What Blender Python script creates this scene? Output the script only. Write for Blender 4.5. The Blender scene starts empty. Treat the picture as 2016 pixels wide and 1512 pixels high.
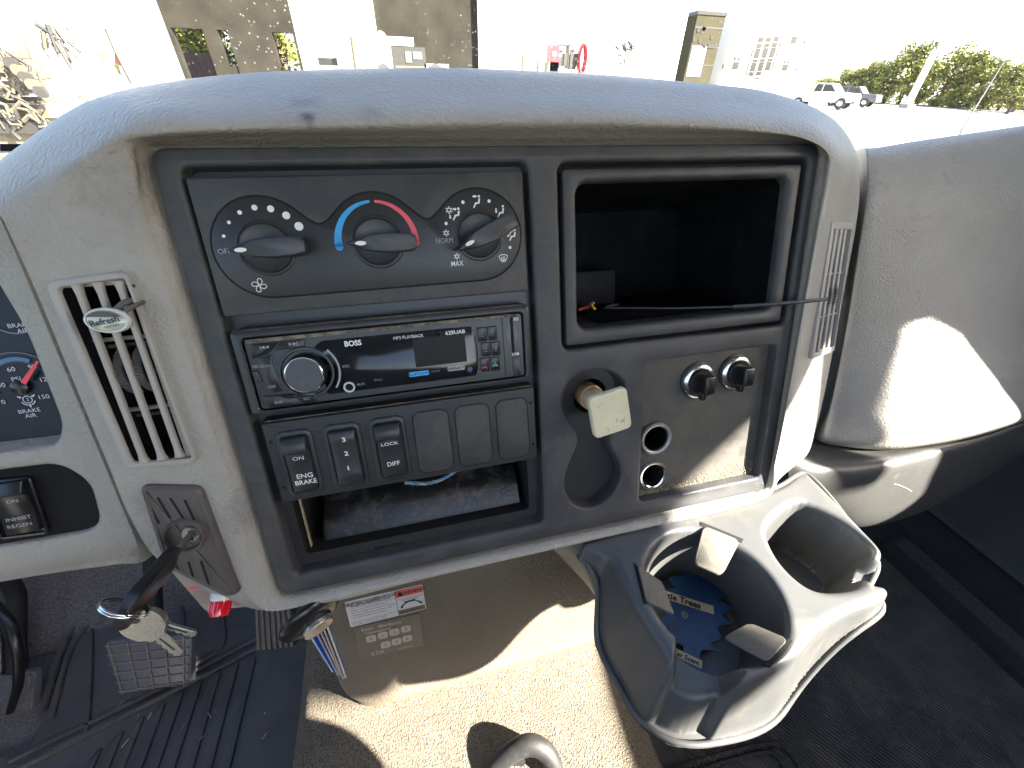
import bpy, bmesh, math, random
import numpy as np
from mathutils import Vector, Matrix
from mathutils.geometry import tessellate_polygon
random.seed(4)
R = math.radians
S = bpy.context.scene
COL = S.collection
# ------------------------------------------------------------------ camera, world, sun, exposure
M = np.array([[0.9700333511781716, -0.12982295151082107, 0.20538086294264085],
              [-0.24224953259869692, -0.5818886311343459, 0.7763509418505964],
              [0.018720618519633678, -0.8028397238662367, -0.5959009281958085]])   # lens axes (right, down, forward) in the truck's axes
CAM = np.array([-0.07551974, -0.24354789, 1.88583983])
FPX = 780.0
cd = bpy.data.cameras.new("camera"); cam = bpy.data.objects.new("camera", cd); COL.objects.link(cam)
cd.sensor_width = 36; cd.lens = 36 * FPX / 2016; cd.clip_start = 0.01; cd.clip_end = 3000
cam.matrix_world = Matrix(((M[0][0], -M[0][1], -M[0][2], CAM[0]), (M[1][0], -M[1][1], -M[1][2], CAM[1]),
                           (M[2][0], -M[2][1], -M[2][2], CAM[2]), (0, 0, 0, 1)))
S.camera = cam
SUN = np.array([0.70, -0.46, 0.55]); SUN = SUN / np.linalg.norm(SUN)     # towards the sun: right, behind
wd = bpy.data.worlds.new("World"); S.world = wd; wd.use_nodes = True
nt = wd.node_tree
sky = nt.nodes.new("ShaderNodeTexSky"); sky.sky_type = 'NISHITA'; sky.sun_disc = False
sky.sun_elevation = math.asin(SUN[2]); sky.sun_rotation = math.atan2(SUN[0], SUN[1])
sky.dust_density = 2.0; sky.air_density = 1.0
bg = nt.nodes["Background"]; bg.inputs[1].default_value = 0.06
nt.links.new(sky.outputs[0], bg.inputs[0])
sl = bpy.data.lights.new("sun", 'SUN'); sl.energy = 5.0; sl.angle = R(0.9); sl.color = (1, .93, .82)
so = bpy.data.objects.new("sun", sl); COL.objects.link(so); so.rotation_euler = Vector(SUN).to_track_quat('Z', 'Y').to_euler(); so.location = (6, -5, 6)
S.view_settings.view_transform = 'Standard'; S.view_settings.look = 'None'; S.view_settings.gamma = 1
S.view_settings.exposure = 3.5
S.cycles.max_bounces = 10; S.cycles.diffuse_bounces = 6; S.cycles.transparent_max_bounces = 12

# ------------------------------------------------------------------ frames: u right, v up, w out of the centre panel (mm)
LEAN = R(19.659462)
O = np.array([0, 0, 1.75])
BX = np.array([[1, 0, 0], [0, math.sin(LEAN), -math.cos(LEAN)], [0, math.cos(LEAN), math.sin(LEAN)]])
CU, CV, CW = -75.5197, 45.985, 275.05
def P(u, v, w=0): return O + BX @ np.array([u, v, w]) / 1000
def uvw(p): return (BX.T @ (np.asarray(p) - O)) * 1000
def wray(px, py): return M @ np.array([(px - 1008) / FPX, (py - 756) / FPX, 1.0])
def at(px, py, w):
    r = wray(px, py); n = BX[:, 2]
    return CAM + r * (((O + n * w / 1000 - CAM) @ n) / (r @ n))
def az(px, py, z): r = wray(px, py); return CAM + r * ((z - CAM[2]) / r[2])
def ay(px, py, y): r = wray(px, py); return CAM + r * ((y - CAM[1]) / r[1])
def ad(px, py, d): return CAM + wray(px, py) * d
def pu(px, py, w=0): q = uvw(at(px, py, w)); return (q[0], q[1])
def D(u, v, w):                                    # a point measured on the panel's face, moved to depth w along the sight line
    k = (CW - w) / CW
    return (CU + (u - CU) * k, CV + (v - CV) * k)
Z1, Z2, Z3, Z4, Z5, ZR, ZV, ZI = (350, 320, 5.04), (700, 340, 5.6), (440, 580, 6.3), (740, 580, 6.3), (500, 750, 3.476), (1080, 660, 3.6), (0, 500, 4.032), (0, 880, 4.032)
def zu(f, x, y, w=0): return pu(f[0] + x / f[2], f[1] + y / f[2], w)
ident = lambda x, y, z: np.array([x, y, z], float)

# ------------------------------------------------------------------ mesh building
class MB:
    def __init__(s, T=P): s.v = []; s.f = []; s.T = T
    def add(s, vs, fs):
        b = len(s.v); s.v += [s.T(*p) for p in vs]; s.f += [[i + b for i in f] for f in fs]; return s
    def loft(s, loops, cap0=False, cap1=False, closed=True):
        n = len(loops[0]); vs = [p for l in loops for p in l]; fs = []
        m = n if closed else n - 1
        for k in range(len(loops) - 1):
            for i in range(m):
                j = (i + 1) % n
                fs.append([k * n + i, k * n + j, (k + 1) * n + j, (k + 1) * n + i])
        if cap0: fs.append(list(range(n))[::-1])
        if cap1: fs.append([(len(loops) - 1) * n + i for i in range(n)])
        return s.add(vs, fs)
    def slab(s, lp, w0, w1, bev=.6, bottom=False):
        ls = [[(a, b, w0) for a, b in lp]]
        sg = 1 if w1 > w0 else -1
        for t in (0, .5, 1):
            a = t * math.pi / 2
            q = inset(lp, bev * (1 - math.cos(a))); ls.append([(x, y, w1 - sg * bev * (1 - math.sin(a))) for x, y in q])
        return s.loft(ls, bottom, True)
    def well(s, lp, wt, wb, bev=2, draft=0, floor=False):
        ls = []
        for t in (0, .33, .67, 1):
            a = t * math.pi / 2
            q = inset(lp, -bev * (1 - math.sin(a))); ls.append([(x, y, wt - bev * (1 - math.cos(a))) for x, y in q])
        q = inset(lp, draft)
        ls.append([(x, y, wb) for x, y in q])
        return s.loft(ls, False, floor)
    def plate(s, outer, holes, w):
        loops = [outer] + holes
        tri = tessellate_polygon([[Vector((a, b, 0)) for a, b in l] for l in loops])
        vs = [(a, b, w) for l in loops for a, b in l]
        return s.add(vs, [list(t) for t in tri])
    def ribbon(s, pts, wd, w, closed=False):
        pts = [np.array(p, float) for p in pts]; n = len(pts); L = []; Rr = []
        for i in range(n):
            a = pts[(i - 1) % n] if (closed or i > 0) else pts[i]
            b = pts[(i + 1) % n] if (closed or i < n - 1) else pts[i]
            d = b - a; d = d / (np.linalg.norm(d) + 1e-9); nn = np.array([-d[1], d[0]])
            h = (wd[i] if isinstance(wd, (list, tuple)) else wd) / 2
            L.append((*(pts[i] + nn * h), w)); Rr.append((*(pts[i] - nn * h), w))
        fs = []
        for i in range(n if closed else n - 1):
            j = (i + 1) % n; fs.append([i, j, n + j, n + i])
        return s.add(L + Rr, fs)
    def disc(s, u, v, r, w, n=20, ry=None, rot=0):
        ry = ry or r; c, q = math.cos(rot), math.sin(rot)
        lp = [(r * math.cos(2 * math.pi * i / n), ry * math.sin(2 * math.pi * i / n)) for i in range(n)]
        return s.add([(u + a * c - b * q, v + a * q + b * c, w) for a, b in lp], [list(range(n))])
    def poly(s, pts, w): return s.add([(a, b, w) for a, b in pts], [list(range(len(pts)))])
    def lathe(s, u, v, prof, n=28, cap0=False, cap1=True):
        return s.loft([[(u + r * math.cos(2 * math.pi * i / n), v + r * math.sin(2 * math.pi * i / n), w) for i in range(n)] for r, w in prof], cap0, cap1)
    def tube(s, pts, r, n=8, caps=True):
        pts = [np.array(p, float) for p in pts]; loops = []; m = len(pts)
        ref = None
        for i, p in enumerate(pts):
            d = pts[min(i + 1, m - 1)] - pts[max(i - 1, 0)]; d = d / (np.linalg.norm(d) + 1e-12)
            if ref is None:
                ref = np.cross(d, [0, 0, 1.0]) if abs(d[2]) < .9 else np.cross(d, [1.0, 0, 0])
            ref = ref - (ref @ d) * d; ref = ref / np.linalg.norm(ref); b = np.cross(d, ref)
            rr_ = r[i] if isinstance(r, (list, tuple)) else r
            loops.append([tuple(p + rr_ * (math.cos(2 * math.pi * k / n) * ref + math.sin(2 * math.pi * k / n) * b)) for k in range(n)])
        return s.loft(loops, caps, caps)
    def box(s, a, b):
        x0, y0, z0 = a; x1, y1, z1 = b
        vs = [(x, y, z) for z in (z0, z1) for y in (y0, y1) for x in (x0, x1)]
        return s.add(vs, [[0, 2, 3, 1], [4, 5, 7, 6], [0, 1, 5, 4], [2, 6, 7, 3], [0, 4, 6, 2], [1, 3, 7, 5]])
    def grid(s, rows, cu=False):
        n = len(rows[0]); vs = [p for r in rows for p in r]; fs = []
        for k in range(len(rows) - 1):
            for i in range(n if cu else n - 1):
                j = (i + 1) % n; fs.append([k * n + i, k * n + j, (k + 1) * n + j, (k + 1) * n + i])
        return s.add(vs, fs)
    def text(s, body, u, v, cap, w, rot=0, align='CENTER', sx=1.0, bold=0.0, shear=0):
        vs, fs = glyphs(body, bold)
        xs = [a for a, b in vs]; x0, x1 = min(xs), max(xs); k = cap / .70
        off = {'CENTER': (x0 + x1) / 2, 'LEFT': x0, 'RIGHT': x1}[align]
        c, q = math.cos(rot), math.sin(rot); o = []
        for a, b in vs:
            x = (a - off) * k * sx + shear * (b - .35) * k; y = (b - .35) * k
            o.append((u + x * c - y * q, v + x * q + y * c, w))
        return s.add(o, fs)
_gl = {}
def glyphs(body, bold):
    if (body, bold) not in _gl:
        c = bpy.data.curves.new("t", 'FONT'); c.body = body; c.size = 1; c.resolution_u = 3; c.offset = bold
        o = bpy.data.objects.new("t", c); COL.objects.link(o)
        me = bpy.data.meshes.new_from_object(o.evaluated_get(bpy.context.evaluated_depsgraph_get()))
        _gl[(body, bold)] = ([(v.co.x, v.co.y) for v in me.vertices], [list(p.vertices) for p in me.polygons])
        bpy.data.objects.remove(o); bpy.data.curves.remove(c); bpy.data.meshes.remove(me)
    return _gl[(body, bold)]
def inset(lp, d):
    if abs(d) < 1e-9: return list(lp)
    n = len(lp); A = sum(lp[i][0] * lp[(i + 1) % n][1] - lp[(i + 1) % n][0] * lp[i][1] for i in range(n))
    sg = 1 if A > 0 else -1; out = []
    for i in range(n):
        p0, p1, p2 = (np.array(lp[(i + k) % n][:2], float) for k in (-1, 0, 1))
        a = p1 - p0; b = p2 - p1; a = a / (np.linalg.norm(a) + 1e-9); b = b / (np.linalg.norm(b) + 1e-9)
        na = np.array([-a[1], a[0]]) * sg; nb = np.array([-b[1], b[0]]) * sg
        m = na + nb; m = m / max(1e-6, (m @ m) / 2) if (m @ m) > .3 else na
        q = p1 + m * d; out.append((q[0], q[1]))
    return out
def rr(u0, v0, u1, v1, r, n=4):
    if v0 > v1: v0, v1 = v1, v0
    if u0 > u1: u0, u1 = u1, u0
    o = []
    for cx, cy, a0 in ((u1 - r, v1 - r, 0), (u0 + r, v1 - r, 90), (u0 + r, v0 + r, 180), (u1 - r, v0 + r, 270)):
        for i in range(n + 1):
            a = R(a0 + 90 * i / n); o.append((cx + r * math.cos(a), cy + r * math.sin(a)))
    return o
def circ(u, v, r, n=28, ry=None): return [(u + r * math.cos(2 * math.pi * i / n), v + (ry or r) * math.sin(2 * math.pi * i / n)) for i in range(n)]
def rpoly(pts, r, n=4):                              # any polygon with its corners rounded
    o = []; m = len(pts)
    for i in range(m):
        p0, p1, p2 = (np.array(pts[(i + k) % m], float) for k in (-1, 0, 1))
        a = (p0 - p1); b = (p2 - p1); la, lb = np.linalg.norm(a), np.linalg.norm(b)
        t = min(r, la * .45, lb * .45); A = p1 + a / la * t; Bq = p1 + b / lb * t
        for k in range(n + 1):
            s = k / n; q = (1 - s) ** 2 * A + 2 * s * (1 - s) * p1 + s * s * Bq; o.append((q[0], q[1]))
    return o
def cr(pts, sub, closed=False):                      # Catmull-Rom through the points
    pts = [np.array(p, float) for p in pts]; n = len(pts); o = []
    for i in range(n if closed else n - 1):
        g = (lambda k: pts[k % n]) if closed else (lambda k: pts[min(max(k, 0), n - 1)])
        p0, p1, p2, p3 = g(i - 1), g(i), g(i + 1), g(i + 2)
        for k in range(sub):
            t = k / sub
            o.append(.5 * ((2 * p1) + (-p0 + p2) * t + (2 * p0 - 5 * p1 + 4 * p2 - p3) * t * t + (-p0 + 3 * p1 - 3 * p2 + p3) * t ** 3))
    if not closed: o.append(pts[-1])
    return o
def patch(rows, su, sv, closed=False):               # smooth sheet through a net of points
    r1 = [cr(r, su, closed) for r in rows]
    cols = [cr([r[i] for r in r1], sv) for i in range(len(r1[0]))]
    return [[tuple(cols[i][k]) for i in range(len(cols))] for k in range(len(cols[0]))]
def sp(s):                                           # point spec: (u,v,w) or ('p',px,py,w)
    return at(s[1], s[2], s[3]) if s[0] == 'p' else P(*s)

def mesh_of(name, mb, origin, mat, smooth):
    me = bpy.data.meshes.new(name)
    vs = [tuple(np.asarray(p) - origin) for p in mb.v]
    me.from_pydata(vs, [], mb.f)
    bm = bmesh.new(); bm.from_mesh(me)
    bmesh.ops.remove_doubles(bm, verts=bm.verts, dist=2e-6)
    bmesh.ops.recalc_face_normals(bm, faces=bm.faces)
    bm.to_mesh(me); bm.free()
    if smooth:
        me.polygons.foreach_set("use_smooth", [True] * len(me.polygons)); me.set_sharp_from_angle(angle=R(smooth))
    if mat: me.materials.append(mat)
    return me
def tag(o, label=None, cat=None, group=None, kind=None):
    if label: o["label"] = label
    if cat: o["category"] = cat
    if group: o["group"] = group
    if kind: o["kind"] = kind
    return o
def worldloc(o):
    l = np.array(o.location, float)
    while o.parent: o = o.parent; l = l + np.array(o.location, float)
    return l
def part(name, mb, mat, parent, smooth=35, label=None, at_=None):
    org = worldloc(parent) if at_ is None else np.asarray(at_, float)
    o = bpy.data.objects.new(name, mesh_of(name, mb, org, mat, smooth)); COL.objects.link(o); o.parent = parent
    if at_ is not None: o.location = tuple(org - worldloc(parent))
    if label: o["label"] = label
    return o
def thing(name, label, cat, loc, group=None):
    o = bpy.data.objects.new(name, None); COL.objects.link(o); o.location = tuple(loc); o.empty_display_size = .02
    return tag(o, label, cat, group)
def solo(name, mb, mat, label=None, cat=None, group=None, kind=None, smooth=35, loc=None):
    org = np.mean(np.array(mb.v), 0) if loc is None else np.asarray(loc, float)
    o = bpy.data.objects.new(name, mesh_of(name, mb, org, mat, smooth)); COL.objects.link(o); o.location = tuple(org)
    return tag(o, label, cat, group, kind)
def copy_tree(o, parent=None):
    c = o.copy(); COL.objects.link(c)
    if parent: c.parent = parent
    for ch in list(o.children): copy_tree(ch, c)
    return c

# ------------------------------------------------------------------ materials
def mat(name, col, rough=.5, var=.1, vs=60, bump=(), dust=None, metal=0, spec=.5, stain=None, trans=0, alpha=1, coat=0, blobs=()):
    m = bpy.data.materials.new(name); m.use_nodes = True; t = m.node_tree; N, L = t.nodes, t.links
    b = N["Principled BSDF"]; tc = N.new("ShaderNodeTexCoord")
    b.inputs["Roughness"].default_value = rough; b.inputs["Metallic"].default_value = metal
    b.inputs["Specular IOR Level"].default_value = spec
    b.inputs["Transmission Weight"].default_value = trans; b.inputs["Coat Weight"].default_value = coat
    def noise(scale, detail=4, rgh=.6, dist=0):
        n = N.new("ShaderNodeTexNoise"); n.inputs["Scale"].default_value = scale; n.inputs["Detail"].default_value = detail
        n.inputs["Roughness"].default_value = rgh; n.inputs["Distortion"].default_value = dist
        L.new(tc.outputs["Object"], n.inputs["Vector"]); return n
    def ramp(src, lo, hi):
        r = N.new("ShaderNodeMapRange"); r.inputs[1].default_value = lo; r.inputs[2].default_value = hi
        L.new(src, r.inputs[0]); return r.outputs[0]
    def mix(fac, a, c):
        x = N.new("ShaderNodeMix"); x.data_type = 'RGBA'
        L.new(fac, x.inputs["Factor"])
        for s, val in ((6, a), (7, c)):
            if isinstance(val, tuple): x.inputs[s].default_value = (*val, 1)
            else: L.new(val, x.inputs[s])
        return x.outputs[2]
    cur = mix(ramp(noise(vs).outputs[0], .3, .7), tuple(c * (1 - var) for c in col), tuple(c * (1 + var) for c in col))
    for st in (stain or []):                          # (colour, scale, lo, hi)
        cur = mix(ramp(noise(st[1], 6, .65, .4).outputs[0], st[2], st[3]), cur, st[0])
    for bc, brad, bcol, bamt in blobs:
        vd = N.new("ShaderNodeVectorMath"); vd.operation = 'DISTANCE'; L.new(tc.outputs["Object"], vd.inputs[0]); vd.inputs[1].default_value = tuple(bc)
        nb = noise(160, 5, .7); ad_ = N.new("ShaderNodeMath"); ad_.operation = 'MULTIPLY_ADD'; L.new(nb.outputs[0], ad_.inputs[0]); ad_.inputs[1].default_value = brad * 1.6; L.new(vd.outputs["Value"], ad_.inputs[2])
        rm = ramp(ad_.outputs[0], brad * 1.75, brad * .9); mm = N.new("ShaderNodeMath"); mm.operation = 'MULTIPLY'; L.new(rm, mm.inputs[0]); mm.inputs[1].default_value = bamt
        cur = mix(mm.outputs[0], cur, bcol)
    if dust:
        n1 = noise(dust[1], 8, .75, .6); cur2 = mix(ramp(n1.outputs[0], dust[2], dust[3]), cur, dust[0]); cur = cur2
        rr_ = N.new("ShaderNodeMapRange"); rr_.inputs[1].default_value = dust[2]; rr_.inputs[2].default_value = dust[3]
        rr_.inputs[3].default_value = rough; rr_.inputs[4].default_value = min(1, rough + .25); L.new(n1.outputs[0], rr_.inputs[0]); L.new(rr_.outputs[0], b.inputs["Roughness"])
    L.new(cur, b.inputs["Base Color"])
    prev = None
    for kind, scale, strength, dist in bump:
        if kind == 'leather':
            w = noise(70, 3); mx = N.new("ShaderNodeVectorMath"); mx.operation = 'MULTIPLY_ADD'
            L.new(w.outputs["Color"], mx.inputs[0]); mx.inputs[1].default_value = (.016, .016, .016); L.new(tc.outputs["Object"], mx.inputs[2])
            vo = N.new("ShaderNodeTexVoronoi"); vo.feature = 'SMOOTH_F1'; vo.inputs["Scale"].default_value = scale; L.new(mx.outputs[0], vo.inputs["Vector"]); src = vo.outputs["Distance"]
        elif kind == 'cell':
            vo = N.new("ShaderNodeTexVoronoi"); vo.inputs["Scale"].default_value = scale; L.new(tc.outputs["Object"], vo.inputs["Vector"]); src = vo.outputs["Distance"]
        elif kind == 'wave':
            mp = N.new("ShaderNodeMapping"); mp.inputs["Rotation"].default_value = (0, 0, dist[1]); L.new(tc.outputs["Object"], mp.inputs["Vector"])
            wv = N.new("ShaderNodeTexWave"); wv.inputs["Scale"].default_value = scale; wv.inputs["Distortion"].default_value = .3; L.new(mp.outputs[0], wv.inputs["Vector"]); src = wv.outputs["Fac"]; dist = dist[0]
        else: src = noise(scale, 5).outputs[0]
        bp = N.new("ShaderNodeBump"); bp.inputs["Strength"].default_value = strength; bp.inputs["Distance"].default_value = dist
        L.new(src, bp.inputs["Height"])
        if prev: L.new(prev, bp.inputs["Normal"])
        prev = bp.outputs[0]
    if prev: L.new(prev, b.inputs["Normal"])
    return m
TAN_DUST = (.16, .135, .10)
m_taupe = mat("taupe_vinyl", (.315, .292, .25), .48, .07, 14, [('leather', 430, .65, .0010), ('noise', 1300, .2, .0003)],
              stain=[((.20, .175, .145), 22, .60, .80), ((.12, .10, .085), 60, .72, .86)])
m_taupe_hard = mat("taupe_plastic", (.345, .32, .28), .5, .05, 20, [('noise', 1500, .22, .0004)], stain=[((.2, .175, .14), 40, .62, .85)])
m_brown = mat("brown_vinyl", (.135, .112, .082), .66, .10, 12, [('leather', 420, .8, .0012)], stain=[((.13, .105, .08), 18, .55, .8)])
m_carpet = mat("beige_floor_covering", (.185, .156, .115), .85, .12, 40, [('cell', 640, 1.0, .002), ('noise', 900, .6, .001)], stain=[((.06, .048, .034), 560, .50, .60), ((.13, .108, .08), 14, .48, .75)])
m_black = mat("black_plastic", (.040, .041, .043), .46, .2, 24, [('noise', 1500, .5, .0004)], dust=((.085, .079, .069), 26, .46, .78), stain=[((.11, .11, .11), 620, .69, .75), ((.020, .021, .024), 9, .5, .75)])
m_black2 = mat("charcoal_plastic", (.024, .0245, .026), .36, .15, 40, [('noise', 1500, .22, .0002)], dust=((.048, .044, .037), 34, .55, .85))
m_dusty = mat("dusty_black_plastic", (.034, .0335, .033), .55, .2, 40, [('noise', 1200, .4, .0003)], dust=((.085, .075, .058), 45, .45, .80))
m_recess = mat("dust_coated_recess", (.056, .053, .047), .6, .2, 30, [('noise', 1300, .5, .0004)], dust=((.105, .094, .074), 60, .38, .75), stain=[((.15, .14, .12), 700, .70, .76)])
m_dustline = mat("dust_settled_edge", (.05, .045, .038), .75, .3, 90, [('noise', 900, .5, .0004)], dust=((.24, .20, .145), 120, .42, .60))
m_duct = mat("grimy_duct", (.010, .010, .011), .32, .2, 40, [('noise', 300, .5, .0008)], dust=((.085, .075, .06), 55, .50, .68))
m_ledge = mat("dirty_ledge", (.032, .031, .030), .6, .2, 50, [('noise', 900, .5, .0004)], dust=((.10, .085, .062), 55, .48, .74))
m_radio = mat("gloss_black_radio", (.013, .013, .014), .30, .1, 40, [('noise', 900, .1, .0002)], dust=((.06, .052, .04), 60, .55, .85))
m_screen = mat("radio_screen", (.008, .010, .013), .10, .1, 40, dust=((.025, .025, .025), 50, .5, .9))
m_gloss = mat("gloss_black", (.012, .012, .0125), .28, .1, 40)
m_pod = mat("matt_black_pod", (.012, .012, .012), .75, .15, 40, spec=.15)
m_dark = mat("dark_cavity", (.012, .012, .013), .8, .2, 40)
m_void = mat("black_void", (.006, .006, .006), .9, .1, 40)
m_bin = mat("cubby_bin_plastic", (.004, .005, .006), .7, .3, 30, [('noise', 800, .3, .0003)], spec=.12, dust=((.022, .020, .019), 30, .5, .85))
m_white = mat("white_print", (.75, .75, .74), .6, .03, 200)
m_dimwhite = mat("worn_print", (.34, .34, .33), .6, .2, 300)
m_gaugewhite = mat("gauge_print", (.58, .59, .62), .5, .05, 200)
m_blue = mat("blue_print", (.03, .32, .66), .5, .03, 200)
m_red = mat("red_print", (.72, .09, .13), .5, .03, 200)
m_gold = mat("dusty_edge", (.35, .28, .17), .6, .2, 200)
m_metal = mat("brushed_metal", (.45, .45, .44), .32, .1, 300, [('noise', 1500, .1, .0002)], metal=1)
m_dmetal = mat("dark_brushed_metal", (.085, .085, .088), .42, .1, 300, [('noise', 1500, .1, .0002)], metal=1)
m_chrome = mat("chrome", (.62, .62, .62), .18, .05, 200, metal=1)
m_rim = mat("dull_grey_rim", (.30, .30, .30), .45, .1, 200, metal=.8)
m_nickel = mat("worn_nickel", (.58, .56, .50), .36, .15, 500, [('noise', 900, .4, .0003)], metal=1)
m_cream = mat("cream_plastic", (.66, .60, .40), .5, .05, 90, [('noise', 700, .2, .0003)], stain=[((.34, .28, .16), 150, .60, .72), ((.10, .085, .05), 420, .69, .76)])
m_orange = mat("aged_cream_stem", (.60, .42, .24), .5, .1, 120)
m_cup = mat("grey_cupholder_plastic", (.070, .072, .072), .40, .08, 40, [('noise', 1300, .2, .0003)], dust=((.115, .10, .08), 24, .52, .82))
m_flap = mat("grey_rubber_flap", (.10, .093, .08), .6, .2, 80, [('noise', 600, .4, .0004)], dust=((.16, .14, .105), 70, .45, .75))
m_ign = mat("brown_grey_plastic", (.085, .071, .063), .45, .1, 30, [('noise', 1200, .2, .0003)], dust=((.14, .115, .095), 40, .55, .85))
m_mat = mat("black_rubber_mat", (.068, .066, .066), .55, .25, 14, [('noise', 500, .35, .0006)], dust=((.095, .08, .066), 14, .50, .82))
m_matr = mat("ridged_floor_mat", (.080, .074, .068), .55, .3, 9, [('wave', 60, 1.0, (.003, R(-35))), ('noise', 300, .4, .0008)], dust=((.20, .17, .14), 13, .46, .74))
m_lever = mat("worn_lever_black", (.016, .016, .016), .6, .3, 60, [('noise', 700, .4, .0005)], dust=((.06, .055, .045), 120, .55, .75))
m_felt = mat("speckled_grey_felt", (.12, .112, .112), .95, .5, 260, [('noise', 500, .8, .002)], dust=((.2, .18, .16), 220, .55, .75))
m_trim = mat("dark_lower_trim", (.046, .046, .044), .45, .12, 20, [('leather', 520, .3, .0005)], dust=((.11, .10, .085), 40, .60, .86))
m_door = mat("door_panel_plastic", (.048, .048, .052), .6, .2, 12, [('noise', 900, .3, .0004)])
m_glassblue = mat("gauge_face", (.008, .010, .019), .3, .25, 12, dust=((.022, .026, .036), 12, .5, .8), spec=.25)
m_needle = mat("red_needle", (.8, .05, .06), .4, .02, 200)
m_cable = mat("cable_blue", (.10, .22, .36), .5, .1, 200)
m_cablew = mat("cable_grey", (.34, .33, .3), .5, .1, 200)
m_tree = mat("blue_card", (.008, .05, .135), .5, .25, 80, stain=[((.01, .03, .08), 70, .55, .7)])
m_cardcream = mat("cream_band", (.55, .45, .28), .6, .1, 120)
m_ink = mat("dark_ink", (.012, .015, .03), .6, .1, 200)
m_sticker = mat("white_sticker", (.62, .60, .58), .5, .05, 90)
m_orsticker = mat("orange_sticker", (.62, .13, .07), .5, .05, 90)
m_plateb = mat("brown_plate", (.165, .135, .10), .45, .06, 60)
m_platel = mat("plate_print", (.42, .37, .30), .5, .05, 120)
m_redlens = mat("red_lens", (.70, .008, .02), .1, .05, 200, coat=1)
m_cardbeige = mat("beige_card", (.34, .26, .20), .6, .06, 90)
m_purple = mat("purple_print", (.13, .08, .18), .6, .1, 200)
m_blue2 = mat("royal_blue_card", (.03, .11, .48), .4, .1, 120)
m_button = mat("bronze_button", (.30, .27, .22), .3, .1, 200, metal=.7)
m_pearl = mat("pearl_white", (.66, .66, .62), .25, .04, 90)
m_badge = mat("badge_face", (.42, .44, .36), .15, .1, 60, coat=1)
m_paint = mat("white_paint", (.78, .78, .77), .4, .03, 2)
m_steel = mat("weathered_tan_paint", (.15, .125, .075), .6, .25, 3, stain=[((.05, .042, .03), 4, .5, .7)])
m_greysteel = mat("dark_grey_steel", (.022, .021, .018), .6, .3, 2)
m_shed = mat("shed_cladding_bay_shade", (.022, .020, .015), .8, .25, .6, spec=.08)  # shed walls; also paints the shade in the workshop's open bay
m_brownwall = mat("brown_panel_wall", (.040, .036, .021), .8, .15, .5, spec=.1)
m_win = mat("dark_window", (.02, .02, .017), .3, .2, 1)
m_redmach = mat("red_machine_paint", (.30, .02, .03), .5, .1, 2)
m_ground = mat("pale_concrete", (.27, .26, .24), .9, .08, .3)
m_tyre = mat("tyre_rubber", (.04, .04, .04), .8, .1, 20)
m_asph = mat("brown_steel_post", (.20, .17, .10), .7, .1, 2)
m_bark = mat("bark", (.10, .075, .05), .9, .2, 6)
m_roof = mat("cab_lining", (.13, .12, .11), .9, .05, 10)
m_cabout = mat("cab_shell_paint", (.14, .14, .14), .5, .05, 4)
def leafmat(name, c):
    m = mat(name, c, .6, .45, 1.2, stain=[((c[0] * .35, c[1] * .45, c[2] * .5), 1.6, .62, .8)]); return m
LEAF = [leafmat("leaf_yellow_green", (.20, .20, .018)), leafmat("leaf_mid_green", (.14, .15, .018)), leafmat("leaf_dark_green", (.08, .09, .018))]
def glassmat(name, dust):
    m = bpy.data.materials.new(name); m.use_nodes = True; t = m.node_tree; N, L = t.nodes, t.links; N.clear()
    out = N.new("ShaderNodeOutputMaterial"); tr = N.new("ShaderNodeBsdfTransparent"); gl = N.new("ShaderNodeBsdfGlossy"); gl.inputs["Roughness"].default_value = .02
    df = N.new("ShaderNodeBsdfTranslucent"); df.inputs[0].default_value = (.8, .78, .7, 1); tc = N.new("ShaderNodeTexCoord")
    m1 = N.new("ShaderNodeMixShader"); m1.inputs[0].default_value = .03; L.new(tr.outputs[0], m1.inputs[1]); L.new(gl.outputs[0], m1.inputs[2])
    n1 = N.new("ShaderNodeTexVoronoi"); n1.inputs["Scale"].default_value = 190; L.new(tc.outputs["Object"], n1.inputs["Vector"])
    r1 = N.new("ShaderNodeMapRange"); r1.inputs[1].default_value = .20; r1.inputs[2].default_value = .08; r1.inputs[3].default_value = 0; r1.inputs[4].default_value = .5; L.new(n1.outputs["Distance"], r1.inputs[0])
    n2 = N.new("ShaderNodeTexNoise"); n2.inputs["Scale"].default_value = 9; n2.inputs["Detail"].default_value = 6; L.new(tc.outputs["Object"], n2.inputs["Vector"])
    r2 = N.new("ShaderNodeMapRange"); r2.inputs[1].default_value = .42; r2.inputs[2].default_value = .62; L.new(n2.outputs[0], r2.inputs[0])
    mu = N.new("ShaderNodeMath"); mu.operation = 'MULTIPLY_ADD'; L.new(r1.outputs[0], mu.inputs[0]); L.new(r2.outputs[0], mu.inputs[1]); mu.inputs[2].default_value = dust
    m2 = N.new("ShaderNodeMixShader"); L.new(mu.outputs[0], m2.inputs[0]); L.new(m1.outputs[0], m2.inputs[1]); L.new(df.outputs[0], m2.inputs[2]); L.new(m2.outputs[0], out.inputs[0])
    return m
m_glass = glassmat("dusty_windscreen_glass", .009)

# ------------------------------------------------------------------ setting: ground outside, cab shell
def gz(y): return .0277 * min(max(y, 0), 75)
gm = MB(ident)
ys = [-40, 0, 20, 45, 75, 200, 900]
gm.grid([[(x, y, gz(y)) for x in (-900, -60, 0, 60, 900)] for y in ys])
solo("ground", gm, m_ground, kind="structure", smooth=0, loc=(0, 0, 0))

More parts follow.
